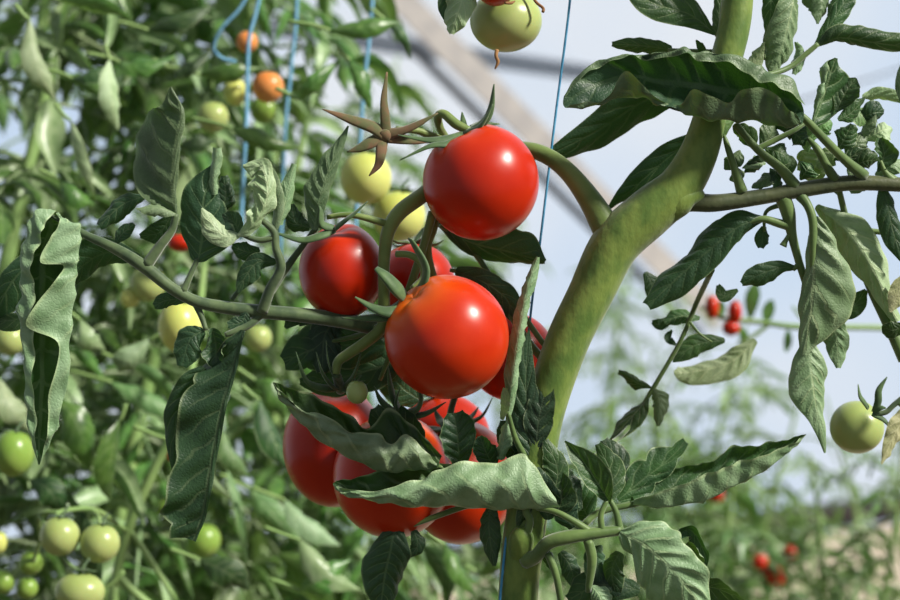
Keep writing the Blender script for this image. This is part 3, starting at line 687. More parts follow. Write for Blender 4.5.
blade(lf, [(552, 500, -2), (558, 470, 0), (546, 440, -2)], [6, 15, 13, 3], [6, 12, 10, 3], mat='leaf', tilt=-12, curl=25, lobes=2.5, lobed=0.15)
blade(lf, [(575, 530, -2), (566, 512, -2), (572, 490, -4)], [5, 13, 12, 3], mat='leaf_dark', tilt=20, curl=25)
blade(lf, [(534, 500, 0), (524, 512, 2), (518, 526, 2)], [3, 7, 6, 2], mat='leaf', tilt=20, curl=25)
# broad puckered leaf at the bottom
blade(lf, [(620, 532, 22), (648, 548, 34), (676, 574, 38), (708, 614, 34)], [8, 34, 30, 26, 10], [8, 34, 44, 40, 20], top=False, tilt=[-10, -5, 0, 5], curl=42, lobes=2.2, lobed=0.14, pucker=3.4, nv=6, n=60, m=14, ruffle=2.4)
blade(lf, [(680, 556, 6), (692, 548, 8), (706, 572, 8)], [6, 14, 13, 2], [4, 12, 12, 2], tilt=-40, curl=-60, mat='leaf', ruffle=1)
blade(lf, [(672, 540, 2), (690, 530, 0), (704, 552, -2), (705, 570, 0)], [4, 9, 8, 5, 1], [4, 9, 12, 8, 1], tilt=-20, curl=-50, mat='leaf_dark')
blade(lf, [(690, 588, -4), (715, 588, -6), (745, 602, -8)], [6, 12, 10, 2], [6, 14, 12, 2], tilt=-30, curl=-20, mat='leaf')
blade(lf, [(640, 590, 0), (600, 585, -4), (568, 600, -8)], [8, 18, 18, 6], tilt=-20, curl=30, mat='leaf_dark', lobes=2)
blade(lf, [(592, 586, 12), (600, 596, 16), (606, 615, 14)], [4, 12, 12, 4], tilt=10, curl=50, top=False, mat='leaf', pucker=2)
blade(lf, [(600, 545, 0), (596, 560, -6), (606, 590, -6)], [5, 14, 14, 4], tilt=30, curl=20, mat='leaf_dark', lobes=2)
blade(lf, [(560, 552, -10), (570, 565, -14), (575, 585, -14)], [4, 10, 11, 4], tilt=20, curl=30, mat='leaf_dark')
blade(lf, [(556, 572, 4), (548, 560, 2), (544, 548, 0)], [3, 6, 6, 2], tilt=20, curl=30, mat='leaf')
blade(lf, [(620, 552, 4), (612, 570, 0), (616, 596, 0)], [5, 12, 12, 4], tilt=-20, curl=30, mat='leaf')
# leaves under and behind the tomatoes
lf4 = stalk([([(530, 520, -24), (505, 500, -34), (470, 505, -44), (420, 522, -50), (395, 530, -50)], (4, 3, 3, 3, 2)), ([(506, 500, -34), (494, 505, -22), (490, 512, -16)], (3, 2, 2))], 'petiole', plant)
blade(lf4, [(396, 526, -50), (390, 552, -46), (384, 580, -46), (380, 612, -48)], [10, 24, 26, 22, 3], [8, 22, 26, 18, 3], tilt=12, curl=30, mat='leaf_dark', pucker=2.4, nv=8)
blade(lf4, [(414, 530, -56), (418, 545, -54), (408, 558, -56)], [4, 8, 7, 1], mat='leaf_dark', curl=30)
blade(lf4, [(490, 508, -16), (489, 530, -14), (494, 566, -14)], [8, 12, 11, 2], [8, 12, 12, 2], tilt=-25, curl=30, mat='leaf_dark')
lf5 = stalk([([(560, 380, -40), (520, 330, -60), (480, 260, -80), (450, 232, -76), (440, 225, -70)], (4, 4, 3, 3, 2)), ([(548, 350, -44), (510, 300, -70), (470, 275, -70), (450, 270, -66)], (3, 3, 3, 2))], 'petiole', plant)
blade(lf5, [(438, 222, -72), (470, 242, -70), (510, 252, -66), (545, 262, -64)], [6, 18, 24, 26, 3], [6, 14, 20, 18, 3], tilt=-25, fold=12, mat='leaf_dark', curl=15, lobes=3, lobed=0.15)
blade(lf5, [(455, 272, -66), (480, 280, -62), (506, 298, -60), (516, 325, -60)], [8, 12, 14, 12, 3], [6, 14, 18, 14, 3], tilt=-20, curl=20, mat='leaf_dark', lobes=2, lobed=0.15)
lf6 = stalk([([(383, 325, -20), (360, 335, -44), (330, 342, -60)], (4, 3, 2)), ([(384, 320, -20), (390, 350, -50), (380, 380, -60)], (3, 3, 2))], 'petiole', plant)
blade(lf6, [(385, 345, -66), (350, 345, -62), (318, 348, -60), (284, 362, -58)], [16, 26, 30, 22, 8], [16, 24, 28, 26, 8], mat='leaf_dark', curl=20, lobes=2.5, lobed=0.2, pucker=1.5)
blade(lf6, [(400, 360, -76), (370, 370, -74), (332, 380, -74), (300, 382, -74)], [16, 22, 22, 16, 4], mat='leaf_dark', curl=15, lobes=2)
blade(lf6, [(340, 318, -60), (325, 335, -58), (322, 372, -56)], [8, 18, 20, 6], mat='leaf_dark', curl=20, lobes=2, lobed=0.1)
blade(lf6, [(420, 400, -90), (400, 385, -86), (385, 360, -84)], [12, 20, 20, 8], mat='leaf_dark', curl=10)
# ================================================================== leaves on the left
lf = stalk([([(440, 345, -60), (400, 334, -44), (345, 321, -24), (300, 315, -10), (255, 311, -2), (222, 307, 2), (195, 301, 6), (170, 287, 8), (150, 271, 8), (128, 256, 6), (108, 245, 2), (88, 236, 0), (70, 226, -2), (52, 216, -2)],
             (8, 8, 8, 7.5, 7, 6.5, 6, 6, 6.5, 6, 5, 4, 3, 2)),
            ([(146, 266, 8), (160, 246, 8), (172, 230, 8), (176, 214, 10)], (6, 5, 4, 3)),
            ([(262, 312, 2), (270, 290, 8), (281, 268, 12), (276, 248, 14), (274, 232, 14), (262, 220, 16)], (6, 5.5, 5, 4, 4, 3)),
            ([(183, 292, 8), (190, 276, 6), (198, 258, 4)], (4, 3, 2.5)),
            ([(262, 306, -2), (285, 270, -10), (304, 244, -4), (316, 228, 6)], (4, 4, 3, 3)),
            ([(274, 238, 14), (258, 240, 14), (240, 234, 14)], (3, 3, 2)),
            ([(262, 314, -2), (250, 324, 2), (236, 331, 6), (225, 335, 8)], (4, 4, 3.5, 2.5)),
            ([(196, 304, 4), (202, 318, 4), (206, 330, 6)], (4, 3, 2.5)),
            ([(232, 300, 0), (240, 288, 0), (246, 280, 0)], (2.5, 2, 2))], 'stem_grey', plant)
# the long rolled leaf at the far left
sheet(lf, [
    [(56, 211, 0), (50, 209, 0), (52, 212, -2), (58, 212, 0), (56, 213, 1)],
    [(46, 222, 8), (36, 210, 4), (52, 216, -8), (66, 220, 2), (60, 222, 4)],
    [(42, 236, 12), (28, 222, 4), (50, 232, -14), (80, 224, 4), (50, 238, 14)],
    [(34, 254, 12), (22, 248, 4), (44, 250, -16), (82, 240, 4), (40, 262, 18)],
    [(32, 274, 12), (20, 268, 4), (42, 272, -16), (77, 262, 4), (64, 266, 10)],
    [(34, 296, 12), (19, 290, 4), (42, 296, -16), (77, 280, 4), (50, 286, 16)],
    [(33, 322, 10), (19, 318, 4), (42, 320, -16), (75, 304, 4), (26, 324, 20)],
    [(33, 350, 8), (22, 348, 4), (42, 350, -14), (70, 340, 4), (58, 344, 10)],
    [(34, 385, 8), (24, 382, 4), (42, 385, -10), (69, 378, 4), (50, 390, 12)],
    [(35, 418, 6), (27, 416, 2), (40, 420, -6), (60, 418, 3), (48, 422, 8)],
    [(36, 444, 3), (31, 440, 1), (39, 445, -3), (51, 441, 2), (45, 444, 4)],
    [(38, 464, 0), (38, 464, 0), (39, 465, 0), (40, 464, 0), (40, 464, 1)]], n=90, nv=12, pucker=3.6, ruffle=3.0, mat='leaf')
blade(lf, [(140, 258, -20), (112, 252, -24), (88, 262, -28), (70, 282, -30)], [4, 14, 14, 14, 6], [4, 12, 22, 22, 6], mat='leaf_dark', tilt=20, curl=15)
blade(lf, [(56, 240, -30), (30, 262, -36), (10, 285, -38), (-8, 320, -40)], [6, 18, 22, 22, 8], [6, 12, 14, 12, 4], mat='leaf_dark', tilt=10, curl=15)
blade(lf, [(40, 300, -34), (20, 318, -38), (-10, 322, -40)], [6, 10, 12, 4], mat='leaf', tilt=-30, curl=30)
# upright leaf with pale midrib
blade(lf, [(176, 216, 10), (173, 185, 12), (176, 145, 14), (181, 112, 14), (171, 87, 14)], [6, 46, 54, 46, 24, 1], [3, 5, 5, 5, 4, 1], top=False, tilt=8, curlL=[10, 20, 25, 20, 15], curlR=60, mat='leaf_dark', pucker=4.5, nv=6, ruffle=1.5, lobes=1.5, lobed=0.08)
blade(lf, [(176, 214, 12), (158, 208, 16), (136, 208, 16)], [3, 9, 9, 1], [3, 7, 8, 1], mat='leaf', tilt=-45, curl=50, top=False, pucker=1)
blade(lf, [(172, 190, 0), (152, 160, -8), (156, 120, -10)], [4, 10, 10, 3], [4, 8, 8, 2], mat='leaf_dark', tilt=20)
blade(lf, [(172, 215, 2), (160, 232, -4), (140, 236, -6)], [3, 12, 10, 2], mat='leaf_dark', tilt=20)
# dark leaf and curled neighbours
blade(lf, [(198, 262, 6), (202, 235, 8), (204, 200, 8), (214, 165, 8)], [8, 24, 26, 20, 2], [8, 34, 26, 14, 3], mat='leaf_dark', tilt=6, curl=10, lobes=2, lobed=0.1, pucker=1.6)
blade(lf, [(214, 195, 10), (213, 175, 12), (216, 148, 12)], [4, 5, 7, 5], [4, 7, 9, 6], top=False, tilt=20, curl=60, mat='leaf')
blade(lf, [(222, 212, 6), (226, 195, 6), (224, 176, 6)], [6, 12, 12, 4], mat='leaf_dark', curl=50, pucker=1)
blade(lf, [(240, 235, 14), (222, 234, 18), (202, 208, 20)], [3, 11, 14, 1], [3, 9, 9, 1], top=False, tilt=-25, curl=30, mat='leaf_light', pucker=1.5)
blade(lf, [(240, 234, 14), (234, 222, 12), (222, 216, 10)], [3, 10, 9, 2], mat='leaf_dark', tilt=20)
blade(lf, [(238, 236, 16), (256, 222, 22), (268, 195, 24), (262, 168, 22), (243, 166, 18)], [3, 10, 17, 18, 14, 2], [3, 7, 9, 10, 8, 2], top=False, tilt=-10, curl=40, mat='leaf_light', pucker=4.0, nv=9, ruffle=3.2)
blade(lf, [(272, 236, 14), (276, 210, 16), (272, 180, 16), (264, 160, 14)], [3, 7, 9, 8, 2], [3, 8, 9, 6, 2], top=False, tilt=40, curl=40, mat='leaf', pucker=1.2, nv=9)
blade(lf, [(280, 225, 8), (286, 200, 10), (294, 164, 8)], [4, 9, 9, 3], [4, 7, 7, 3], tilt=-10, curl=40, top=False, mat='leaf', pucker=1)
blade(lf, [(314, 230, 10), (320, 200, 14), (331, 165, 14), (348, 126, 10)], [6, 20, 17, 10, 1], [4, 7, 8, 7, 1], top=False, tilt=8, curl=35, mat='leaf_dark', pucker=3.0, nv=9, ruffle=1)
blade(lf, [(310, 228, 6), (296, 222, 4), (292, 204, 4)], [4, 11, 9, 2], mat='leaf_dark', tilt=10, curl=30)
blade(lf, [(276, 262, 10), (258, 262, 12), (246, 276, 12), (238, 293, 10)], [3, 11, 13, 8, 1], [3, 9, 10, 8, 1], mat='leaf_dark', tilt=10, curl=25)
blade(lf, [(260, 250, 6), (248, 252, 4), (232, 246, 4)], [3, 9, 9, 2], mat='leaf_dark', tilt=10, curl=25)
blade(lf, [(144, 196, -10), (122, 205, -8), (99, 226, -10)], [4, 11, 12, 5], [4, 11, 11, 6], mat='leaf_dark', tilt=-20, curl=50, pucker=1)
blade(lf, [(116, 243, -4), (122, 234, -4), (134, 224, -4)], [2, 7, 7, 2], mat='leaf_dark', curl=20)
blade(lf, [(186, 300, 2), (168, 300, 2), (154, 306, 2)], [3, 7, 8, 3], mat='leaf_dark', curl=20, tilt=10)
blade(lf, [(204, 330, 6), (190, 340, 8), (182, 366, 8)], [5, 15, 16, 5], [5, 14, 14, 5], mat='leaf_dark', curl=20)
blade(lf, [(212, 328, 8), (216, 345, 4), (216, 368, 8)], [5, 16, 16, 5], mat='leaf_dark', curl=-80, tilt=-10)
blade(lf, [(246, 312, 6), (242, 322, 6), (228, 325, 8)], [3, 8, 8, 3], mat='leaf_dark', curl=20)
# long dark drooping leaf
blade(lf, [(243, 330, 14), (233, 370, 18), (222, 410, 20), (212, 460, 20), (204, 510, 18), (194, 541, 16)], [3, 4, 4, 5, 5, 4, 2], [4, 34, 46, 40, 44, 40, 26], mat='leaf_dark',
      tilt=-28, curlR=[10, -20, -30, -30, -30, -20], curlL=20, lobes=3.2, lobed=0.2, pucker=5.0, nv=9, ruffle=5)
blade(lf, [(205, 368, 10), (190, 385, 8), (176, 420, 6), (176, 470, 6)], [5, 10, 10, 9, 4], [5, 12, 14, 12, 4], mat='leaf_dark', tilt=20, curl=40, pucker=1.5)
# leafy bits by the middle
blade(lf, [(285, 328, -20), (296, 318, -20), (310, 322, -20)], [2, 8, 8, 2], mat='leaf_dark')
# ================================================================== tomatoes of the plant in front
T = tomato
T(481, 182, 1.0, 58, 58.5, 'red', 'glossy ripe red tomato at the top of the bunch, hanging highest', (-0.42, -0.25, 1), calyx=None, group='ripe tomatoes of the bunch in focus', sep=[
    ([(467, 132, 8), (484, 122, 14), (491, 108, 14), (494, 84, 12)], (4, 5, 4, 0.8)),
    ([(465, 132, 10), (478, 128, 20), (486, 118, 24), (493, 104, 26)], (4, 4.5, 3.4, 0.7)),
    ([(464, 134, 10), (448, 139, 20), (428, 140, 26), (398, 135, 28)], (4, 5, 3.6, 0.6)),
    ([(463, 136, 12), (448, 144, 26), (430, 146, 32), (400, 160, 34)], (4, 4.4, 3, 0.6)),
    ([(465, 130, 0), (463, 120, 2), (462, 112, 4)], (4, 3, 0.6)),
    ([(472, 128, 0), (482, 124, -6), (500, 124, -10)], (4, 3.5, 0.6))])
T(447, 337, 0.985, 62, 62, 'red_orange', 'large ripe tomato with orange shoulders in the middle of the bunch', (-0.62, -0.3, 0.72), calyx=None, group='ripe tomatoes of the bunch in focus', sep=[
    ([(408, 300, 20), (398, 290, 34), (386, 277, 40), (376, 268, 40)], (6, 11, 9, 4)),
    ([(406, 302, 22), (392, 312, 38), (374, 308, 40), (355, 297, 40)], (6, 7.5, 5, 1)),
    ([(406, 304, 22), (390, 316, 34), (370, 318, 36), (342, 318, 34)], (6, 5.5, 4, 0.8)),
    ([(410, 298, 20), (422, 286, 34), (426, 268, 36), (414, 245, 32), (408, 238, 30)], (6, 7, 6.5, 4.5, 0.9)),
    ([(410, 300, 20), (418, 296, 30), (424, 288, 32)], (5, 4, 0.6)),
    ([(404, 304, 20), (400, 322, 26), (402, 340, 24)], (4, 3.5, 0.6))])
T(342, 271, 1.02, 43, 48, 'red', 'ripe red tomato left of the bunch beside the grey-green branch', (-0.12, -0.35, 1), calyx=None, group='ripe tomatoes of the bunch in focus', sep=[
    ([(334, 230, 2), (320, 236, 12), (300, 240, 14), (271, 231, 14)], (4, 4.5, 3.4, 0.7)),
    ([(334, 228, 2), (322, 224, 10), (321, 210, 12), (318, 204, 12)], (4, 5.5, 4, 1)),
    ([(336, 228, 4), (346, 220, 14), (356, 212, 16), (368, 201, 16)], (4, 3.6, 2.6, 0.6)),
    ([(330, 228, 2), (314, 224, 6), (304, 222, 6)], (3, 3, 0.6))])
T(415, 284, 1.075, 40, 41, 'red', 'ripe tomato half hidden behind the fruit stalks, above the middle one', (0, 0.3, 1), group='ripe tomatoes of the bunch in focus')
T(512, 357, 1.075, 44, 44, 'red', 'ripe tomato showing between the tall rolled leaf and the thick stem', (-0.3, 0.2, 1), group='ripe tomatoes of the bunch in focus')
T(444, 437, 1.15, 46, 44, 'red', 'ripe tomato tucked right under the middle tomato, mostly hidden', (-0.2, 0, 1), group='ripe tomatoes of the bunch in focus')
T(461, 482, 1.10, 55, 62, 'red_orange', 'ripe orange-red tomato at the bottom of the bunch next to the thick stem', (-0.2, -0.2, 1), group='ripe tomatoes of the bunch in focus', refl=0.8)
T(393, 476, 1.045, 60, 62, 'red_orange', 'ripe tomato hanging lowest, in the middle of the bottom row under rolled leaves', (0.1, -0.25, 1), group='ripe tomatoes of the bunch in focus', calyx=None, end=0.0, sep=[
    ([(402, 414, -40), (394, 400, -26), (390, 384, -20), (388, 366, -18)], (4, 5.5, 4.5, 0.8)), ([(404, 414, -40), (418, 408, -26), (420, 392, -16), (402, 374, -12)], (4, 6, 4.5, 0.7)),
    ([(400, 414, -38), (396, 402, -22), (400, 388, -10)], (4, 4, 0.7)), ([(404, 416, -38), (425, 414, -26), (446, 402, -24)], (4, 4, 0.7)), ([(400, 416, -38), (382, 402, -26), (374, 386, -20)], (4, 4, 0.7))])
T(334, 446, 1.093, 51, 61, 'red', 'ripe red tomato at the lower left edge of the bunch', (0.0, -0.3, 1), group='ripe tomatoes of the bunch in focus', calyx=None, sep=[
    ([(338, 388, -50), (322, 388, -34), (306, 380, -24), (296, 352, -20)], (4, 5, 4, 0.7)), ([(340, 388, -50), (332, 386, -34), (322, 372, -22), (316, 352, -18)], (4, 4.5, 3.4, 0.6)),
    ([(342, 388, -50), (336, 380, -30), (328, 362, -20), (326, 340, -18)], (4, 3, 2, 0.5)), ([(342, 388, -50), (352, 378, -34), (358, 364, -24), (362, 346, -20)], (4, 4, 3, 0.6)),
    ([(342, 390, -50), (356, 390, -30), (368, 384, -26)], (4, 4, 0.7))], pedicel=[([(336, 374, -24), (338, 380, -36), (341, 391, -52)], (4.5, 5, 5))])
T(357, 392, 1.0, 11, 12, 'green', 'tiny pale green unripe tomato above the bottom row of the bunch', (0.1, 0.1, 1), small=True, n=5)
# dry remains of flowers
T(506, 21, 1.03, 36, 31, 'green_pale', 'pale green unripe tomato hanging at the top edge with a brown dried tip', (0.1, 0.1, 1), calyx=None, pedicel=None)
tip = [o for o in COL.objects if o.name.startswith('tomato') and o.get('label', '').startswith('pale green unripe tomato hanging')][0]
mb = MB(); mb.tube([P(497, 50, -16), P(496, 56, -14), P(498, 62, -14), P(495, 69, -14)], [2.2 * U, 1.8 * U, 1.8 * U, 0.8 * U], 8); mb.build('flower_remnant', 'dry_tip', tip)
mb = MB(); mb.tube([P(530, -8, -30), P(536, 2, -26), P(543, 8, -24), P(543, 12, -22)], [1.6 * U] * 4, 8); mb.build('dried_sepal', 'dry_tip', tip)
T(496, -22, 1.0, 24, 28, 'red', 'red tomato cut off by the top edge, in front of the pale green one', (0.1, 0.2, 1), calyx=None)
mb = MB(); mb.tube([P(505, 3, 14), P(511, 3, 10), P(515, 1, 4)], [1.4 * U, 1.6 * U, 0.6 * U], 8)
mb.build('flower_remnant', 'dry_tip', [o for o in COL.objects if o.get('label', '').startswith('red tomato cut off')][0])
mb = MB()
fruit_top = stalk([([(742, -40, -20), (660, -60, -30), (560, -60, -30), (510, -40, -24), (506, -8, -18)], (5, 5, 5, 4, 4)), ([(560, -60, -30), (480, -60, -10), (496, -48, 0)], (4, 4, 4)),
                   ([(520, -48, -26), (470, -56, -10), (462, -20, 0)], (3, 3, 3))], 'stem_olive', plant, 'fruit_branch')
top_leaf = stalk([([(480, -58, -10), (466, -40, 0), (460, -18, 2)], (3, 3, 2))], 'petiole', plant)
blade(top_leaf, [(460, -26, 2), (463, -5, 6), (456, 18, 6), (452, 34, 4)], [8, 16, 14, 10, 2], [8, 18, 17, 14, 3], top=False, mat='leaf_light', tilt=-10, curlL=60, curlR=30, pucker=1.6)
blade(top_leaf, [(448, -20, -4), (446, 0, -6), (447, 22, -4)], [8, 12, 10, 2], [4, 8, 8, 2], mat='leaf_dark', tilt=10)

T(857, 427, 1.07, 27, 26.5, 'green', 'round green unripe tomato hanging at the right edge with two upright sepals', (0.62, 0.1, 0.6), calyx=None, sep=[
    ([(868, 408, -74), (864, 402, -70), (860, 396, -68), (858, 384, -68)], (3, 3.4, 3, 0.7)), ([(874, 412, -74), (878, 402, -70), (879, 390, -68), (887, 377, -68)], (3, 4, 3.4, 0.7)),
    ([(874, 412, -74), (880, 408, -70), (886, 408, -68)], (3, 3, 0.7)), ([(872, 414, -74), (884, 420, -72), (890, 428, -72)], (3, 3, 0.7))],
    pedicel=[([(874, 414, -74), (886, 412, -74), (895, 404, -74), (915, 388, -74)], (3, 3, 3, 3))])
dl = stalk([([(940, 360, -70), (925, 380, -74), (905, 398, -74), (898, 405, -74)], (4, 4, 3.5, 3))], 'petiole', plant)
blade(dl, [(914, 405, -76), (900, 425, -72), (890, 445, -72), (882, 464, -72)], [6, 14, 12, 7, 1], [6, 12, 10, 6, 1], mat='leaf_dry', top=False, tilt=25, curl=30, pucker=2.0, ruffle=1.5)
# ================================================================== string supports
def twine(label, pts, r, mat, group=None, name='twine'):
    mb = MB(); mb.tube(pts, r, 8, seg=max(8, 6 * len(pts)))
    o = mb.build(name, mat); mb.rebase(o, pts[-1]); return tag(o, label, 'twine', group)
twine('thin blue twine running down in front of the pale sky to the thick stem', [P(573, -70, -66), P(570, 0, -66), P(555, 120, -68), P(541, 235, -68), P(530, 320, -60), P(514, 495, -48), P(506, 540, -12), P(499, 610, -10)], 1.3 * U, 'twine')
for lab, d, pts, r in (
        ('blurred blue twine hanging straight down left of the star-shaped dried calyx', 1.5, [(374, -40), (371, 20), (365, 75), (361, 126), (352, 300)], 2.0),
        ('blurred thin blue twine between the orange tomato and the dried calyx', 1.55, [(298, -40), (296, 20), (291, 70), (285, 132), (280, 260)], 1.8),
        ('blurred blue twine hanging beside the small orange tomatoes', 1.46, [(268, -40), (256, 12), (249, 40), (247, 90), (246, 125), (240, 240)], 2.0),
        ('blurred blue twine curving in a loop at the top left', 1.48, [(262, -30), (240, 8), (222, 28), (214, 48), (222, 58), (236, 62)], 1.7)):
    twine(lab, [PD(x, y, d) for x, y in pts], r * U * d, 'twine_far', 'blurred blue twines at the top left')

# ================================================================== background tomatoes
def far(x, y, d, r, mat, label, group, ry=None, axis=(0.1, 0.1, 1), **kw):
    return tomato(x, y, d, r, ry or r, mat, label, axis, group, small=True, refl=0.3, **kw)
gL = 'blurred unripe tomatoes on the left'; gO = 'blurred orange tomatoes at the top left'; gR = 'blurred red tomatoes on the right'
far(366, 178, 1.35, 26, 'yellow', 'blurred yellow-green tomato right behind the star-shaped dried calyx', gL, 27)
far(399, 216, 1.37, 27, 'yellow', 'blurred yellowish tomato behind the bend of the fruit stalk', gL, 26)
far(268, 87, 1.5, 16, 'orange', 'larger blurred orange tomato by the blue twine', gO)
far(247, 42, 1.5, 11, 'orange', 'small blurred orange tomato above the larger orange one', gO)
far(235, 92, 1.52, 12, 'yellow', 'blurred yellow tomato just left of the orange one', gL, 14)
far(213, 117, 1.5, 16, 'green_pale', 'blurred pale green tomato lower left of the orange one', gL)
far(264, 110, 1.56, 14, 'green_deep', 'dim green tomato below the larger orange tomato', gL)
far(180, 326, 1.33, 22, 'yellow', 'blurred pale yellow tomato left of the middle under the grey-green branch', gL, 27)
far(258, 338, 1.5, 14, 'green_pale', 'small blurred green tomato below the branch, left of the bunch', gL)
far(14, 453, 1.33, 20, 'green_deep', 'bright green blurred tomato at the left edge', gL, 24)
far(60, 536, 1.3, 20, 'green_pale', 'blurred pale green tomato at lower left, left one of the cluster pair', gL, 20)
far(100, 543, 1.3, 20, 'green_pale', 'blurred pale green tomato at lower left, right one of the cluster pair', gL, 20)
far(80, 592, 1.28, 25, 'green_pale', 'large blurred pale tomato cut by the bottom edge at lower left', gL, 20)
far(-2, 542, 1.4, 9, 'yellow', 'yellow blurred tomato cut by the left edge', gL, 12)
far(31, 563, 1.38, 12, 'green_deep', 'small green blurred tomato left of the pale cluster', gL)
far(3, 582, 1.38, 12, 'green_deep', 'small green blurred tomato in the bottom left corner', gL)
far(27, 588, 1.4, 11, 'green_deep', 'small green blurred tomato beside the one in the corner', gL)
far(148, 284, 1.42, 18, 'green_pale', 'dim blurred tomato behind the left fork of the branch', gL)
far(130, 298, 1.42, 10, 'yellow', 'small dim yellowish tomato left of the branch fork', gL)
far(181, 243, 1.4, 13, 'red', 'blurred red tomato peeking out behind the dark curled leaf', 'blurred red tomatoes on the left', 9)
far(173, 452, 1.5, 8, 'red', 'tiny red patch of a tomato left of the long dark hanging leaf', 'blurred red tomatoes on the left', 10)
far(166, 508, 1.5, 10, 'green_deep', 'small green tomato behind the tip of the long dark hanging leaf', gL)
far(10, 340, 1.42, 16, 'green_pale', 'dim green tomato at the left edge beside the long rolled leaf', gL)
far(203, 540, 1.62, 18, 'green_deep', 'dim green tomato under the tip of the long dark hanging leaf', gL)
far(712, 307, 1.75, 7, 'red_orange', 'left one of three blurred red tomatoes above the twig', gR, 12)
far(735, 312, 1.75, 7, 'red', 'right one of three blurred red tomatoes above the twig', gR, 12)
far(731, 328, 1.75, 9, 'red', 'lowest of three blurred red tomatoes above the twig', gR, 8)
far(716, 494, 2.55, 9, 'red', 'small blurred red tomato under the long curled leaf at right', gR)
far(772, 577, 2.3, 13, 'red', 'largest blurred red tomato at the bottom right', gR)
far(790, 552, 2.35, 8, 'red_orange', 'small blurred red tomato above the bottom right one', gR)
far(760, 562, 2.25, 8, 'red', 'small blurred red tomato left of the largest bottom right one', gR)

# ================================================================== background plants
def compound_leaf(name, L, seed, mat, nl=7, wfac=1.0, res=(9, 2)):
    """a whole tomato leaf with its leaflets along local +X, drooping"""
    rnd = random.Random(seed); mb = MB()
    def rach(s): return Vector((L * s * (1 - 0.12 * s), L * 0.05 * math.sin(s * 3 + seed), -0.38 * L * s * s + 0.10 * L * s))
    mb.tube([rach(i / 4) for i in range(5)], [0.0028, 0.0024, 0.002, 0.0016, 0.001], 5, seg=8)
    def lfl(c, ang, ln, w, dr):
        d = Vector((math.cos(ang), math.sin(ang), 0))
        mid = [c, c + d * ln * 0.35 + Vector((0, 0, -dr * 0.1 * ln)), c + d * ln * 0.7 + Vector((0, 0, -dr * 0.45 * ln)), c + d * ln + Vector((0, 0, -dr * ln))]
        blade_grid(mb, mid, [0.12, 0.8, 1.0, 0.75, 0.05], [0.12, 0.8, 1.0, 0.75, 0.05], tilt=rnd.uniform(50, 120) * rnd.choice((1, -1)), curl=rnd.uniform(30, 110), lobes=2.5, lobed=0.22,
                   ruffle=0.12, nv=5, n=res[0], m=res[1], seed=rnd.randint(0, 9999), unit=w, world=True, top=True)
    k = (nl - 1) // 2
    for i in range(k):
        s = 0.34 + 0.5 * i / max(1, k - 1); c = rach(s)
        for sd in (-1, 1):
            ln = L * rnd.uniform(0.26, 0.38) * (1 - 0.15 * i / k)
            lfl(c, sd * rnd.uniform(0.7, 1.25), ln, ln * rnd.uniform(0.15, 0.24) * wfac, rnd.uniform(0.2, 0.9))
    ln = L * 0.36
    lfl(rach(1.0), rnd.uniform(-0.3, 0.3), ln, ln * 0.26 * wfac, rnd.uniform(0.4, 1.0))
    for i in range(4):
        s = 0.3 + 0.15 * i; ln = L * 0.1
        lfl(rach(s), rnd.choice((-1, 1)) * rnd.uniform(0.9, 1.6), ln, ln * 0.3, 0.4)
    ob = mb.build(name, mat); me = ob.data; bpy.data.objects.remove(ob)
    return me

near_leaves = [compound_leaf('leaf_blade', 0.20, s, M['leaf_far'], 7, 1.0, (14, 3)) for s in range(6)]
far_leaves = [compound_leaf('leaf_blade', 0.20, 20 + s, M['leaf_farther'], 7, 0.7) for s in range(5)]

def bg_plant(px, d, z0, z1, n, label, group, meshes, size=(0.6, 1.05), stem_r=0.007, lean=0.0, seed=0, stem_top=None, spread=0.05):
    rnd = random.Random(seed)
    b = PD(px, 300, d); b.z = 0
    root = empty('tomato_plant', b); tag(root, label, 'plant', group)
    top = stem_top or z1
    def axis_pt(z): return Vector((b.x + lean * (z - H) + spread * math.sin(z * 4 + seed), b.y + spread * math.cos(z * 3.1 + seed), z))
    mb = MB(); mb.tube([axis_pt(top * i / 12) for i in range(13)], [stem_r] * 10 + [stem_r * 0.8, stem_r * 0.6, stem_r * 0.3], 8, seg=40)
    mb.build('stem', 'far_stem', root)
    for i in range(n):
        z = z0 + (z1 - z0) * (i + rnd.uniform(0, 1)) / n
        o = bpy.data.objects.new('leaf', rnd.choice(meshes)); COL.objects.link(o); o.parent = root
        o.location = axis_pt(z) - root.location
        o.rotation_euler = (rnd.uniform(-0.5, 0.5), rnd.uniform(-0.35, 0.5), i * 2.4 + rnd.uniform(-0.5, 0.5))
        s = rnd.uniform(*size); o.scale = (s, s, s)
    return root

NL = near_leaves; FL = far_leaves
gB = 'blurred tomato plants filling the left'; gF = 'distant tomato plants in rows'
bg_plant(25, 1.62, 0.82, 1.60, 60, 'blurred leafy tomato plant at the far left behind the long rolled leaf', gB, NL, seed=1)
bg_plant(130, 1.7, 0.82, 1.60, 64, 'blurred leafy tomato plant behind the upright leaf at the left', gB, NL, seed=2)
bg_plant(225, 1.85, 0.80, 1.62, 60, 'blurred leafy tomato plant behind the long dark hanging leaf', gB, NL, seed=3)
bg_plant(60, 1.9, 0.78, 1.15, 44, 'blurred leafy plant low down behind the cluster of pale tomatoes', gB, NL, seed=71)
bg_plant(165, 2.15, 0.75, 1.3, 44, 'blurred leafy plant seen between the long rolled leaf and the dark hanging one', gB, NL, seed=72)
bg_plant(-60, 2.1, 0.75, 1.65, 34, 'blurred tomato plant at the left edge, mostly out of frame', gB, NL, seed=4)
bg_plant(85, 2.5, 0.75, 1.75, 50, 'second-row tomato plant showing through gaps at the far left', gB, NL, seed=5)
bg_plant(190, 2.6, 0.75, 1.75, 50, 'second-row tomato plant showing through gaps left of centre', gB, NL, seed=6)
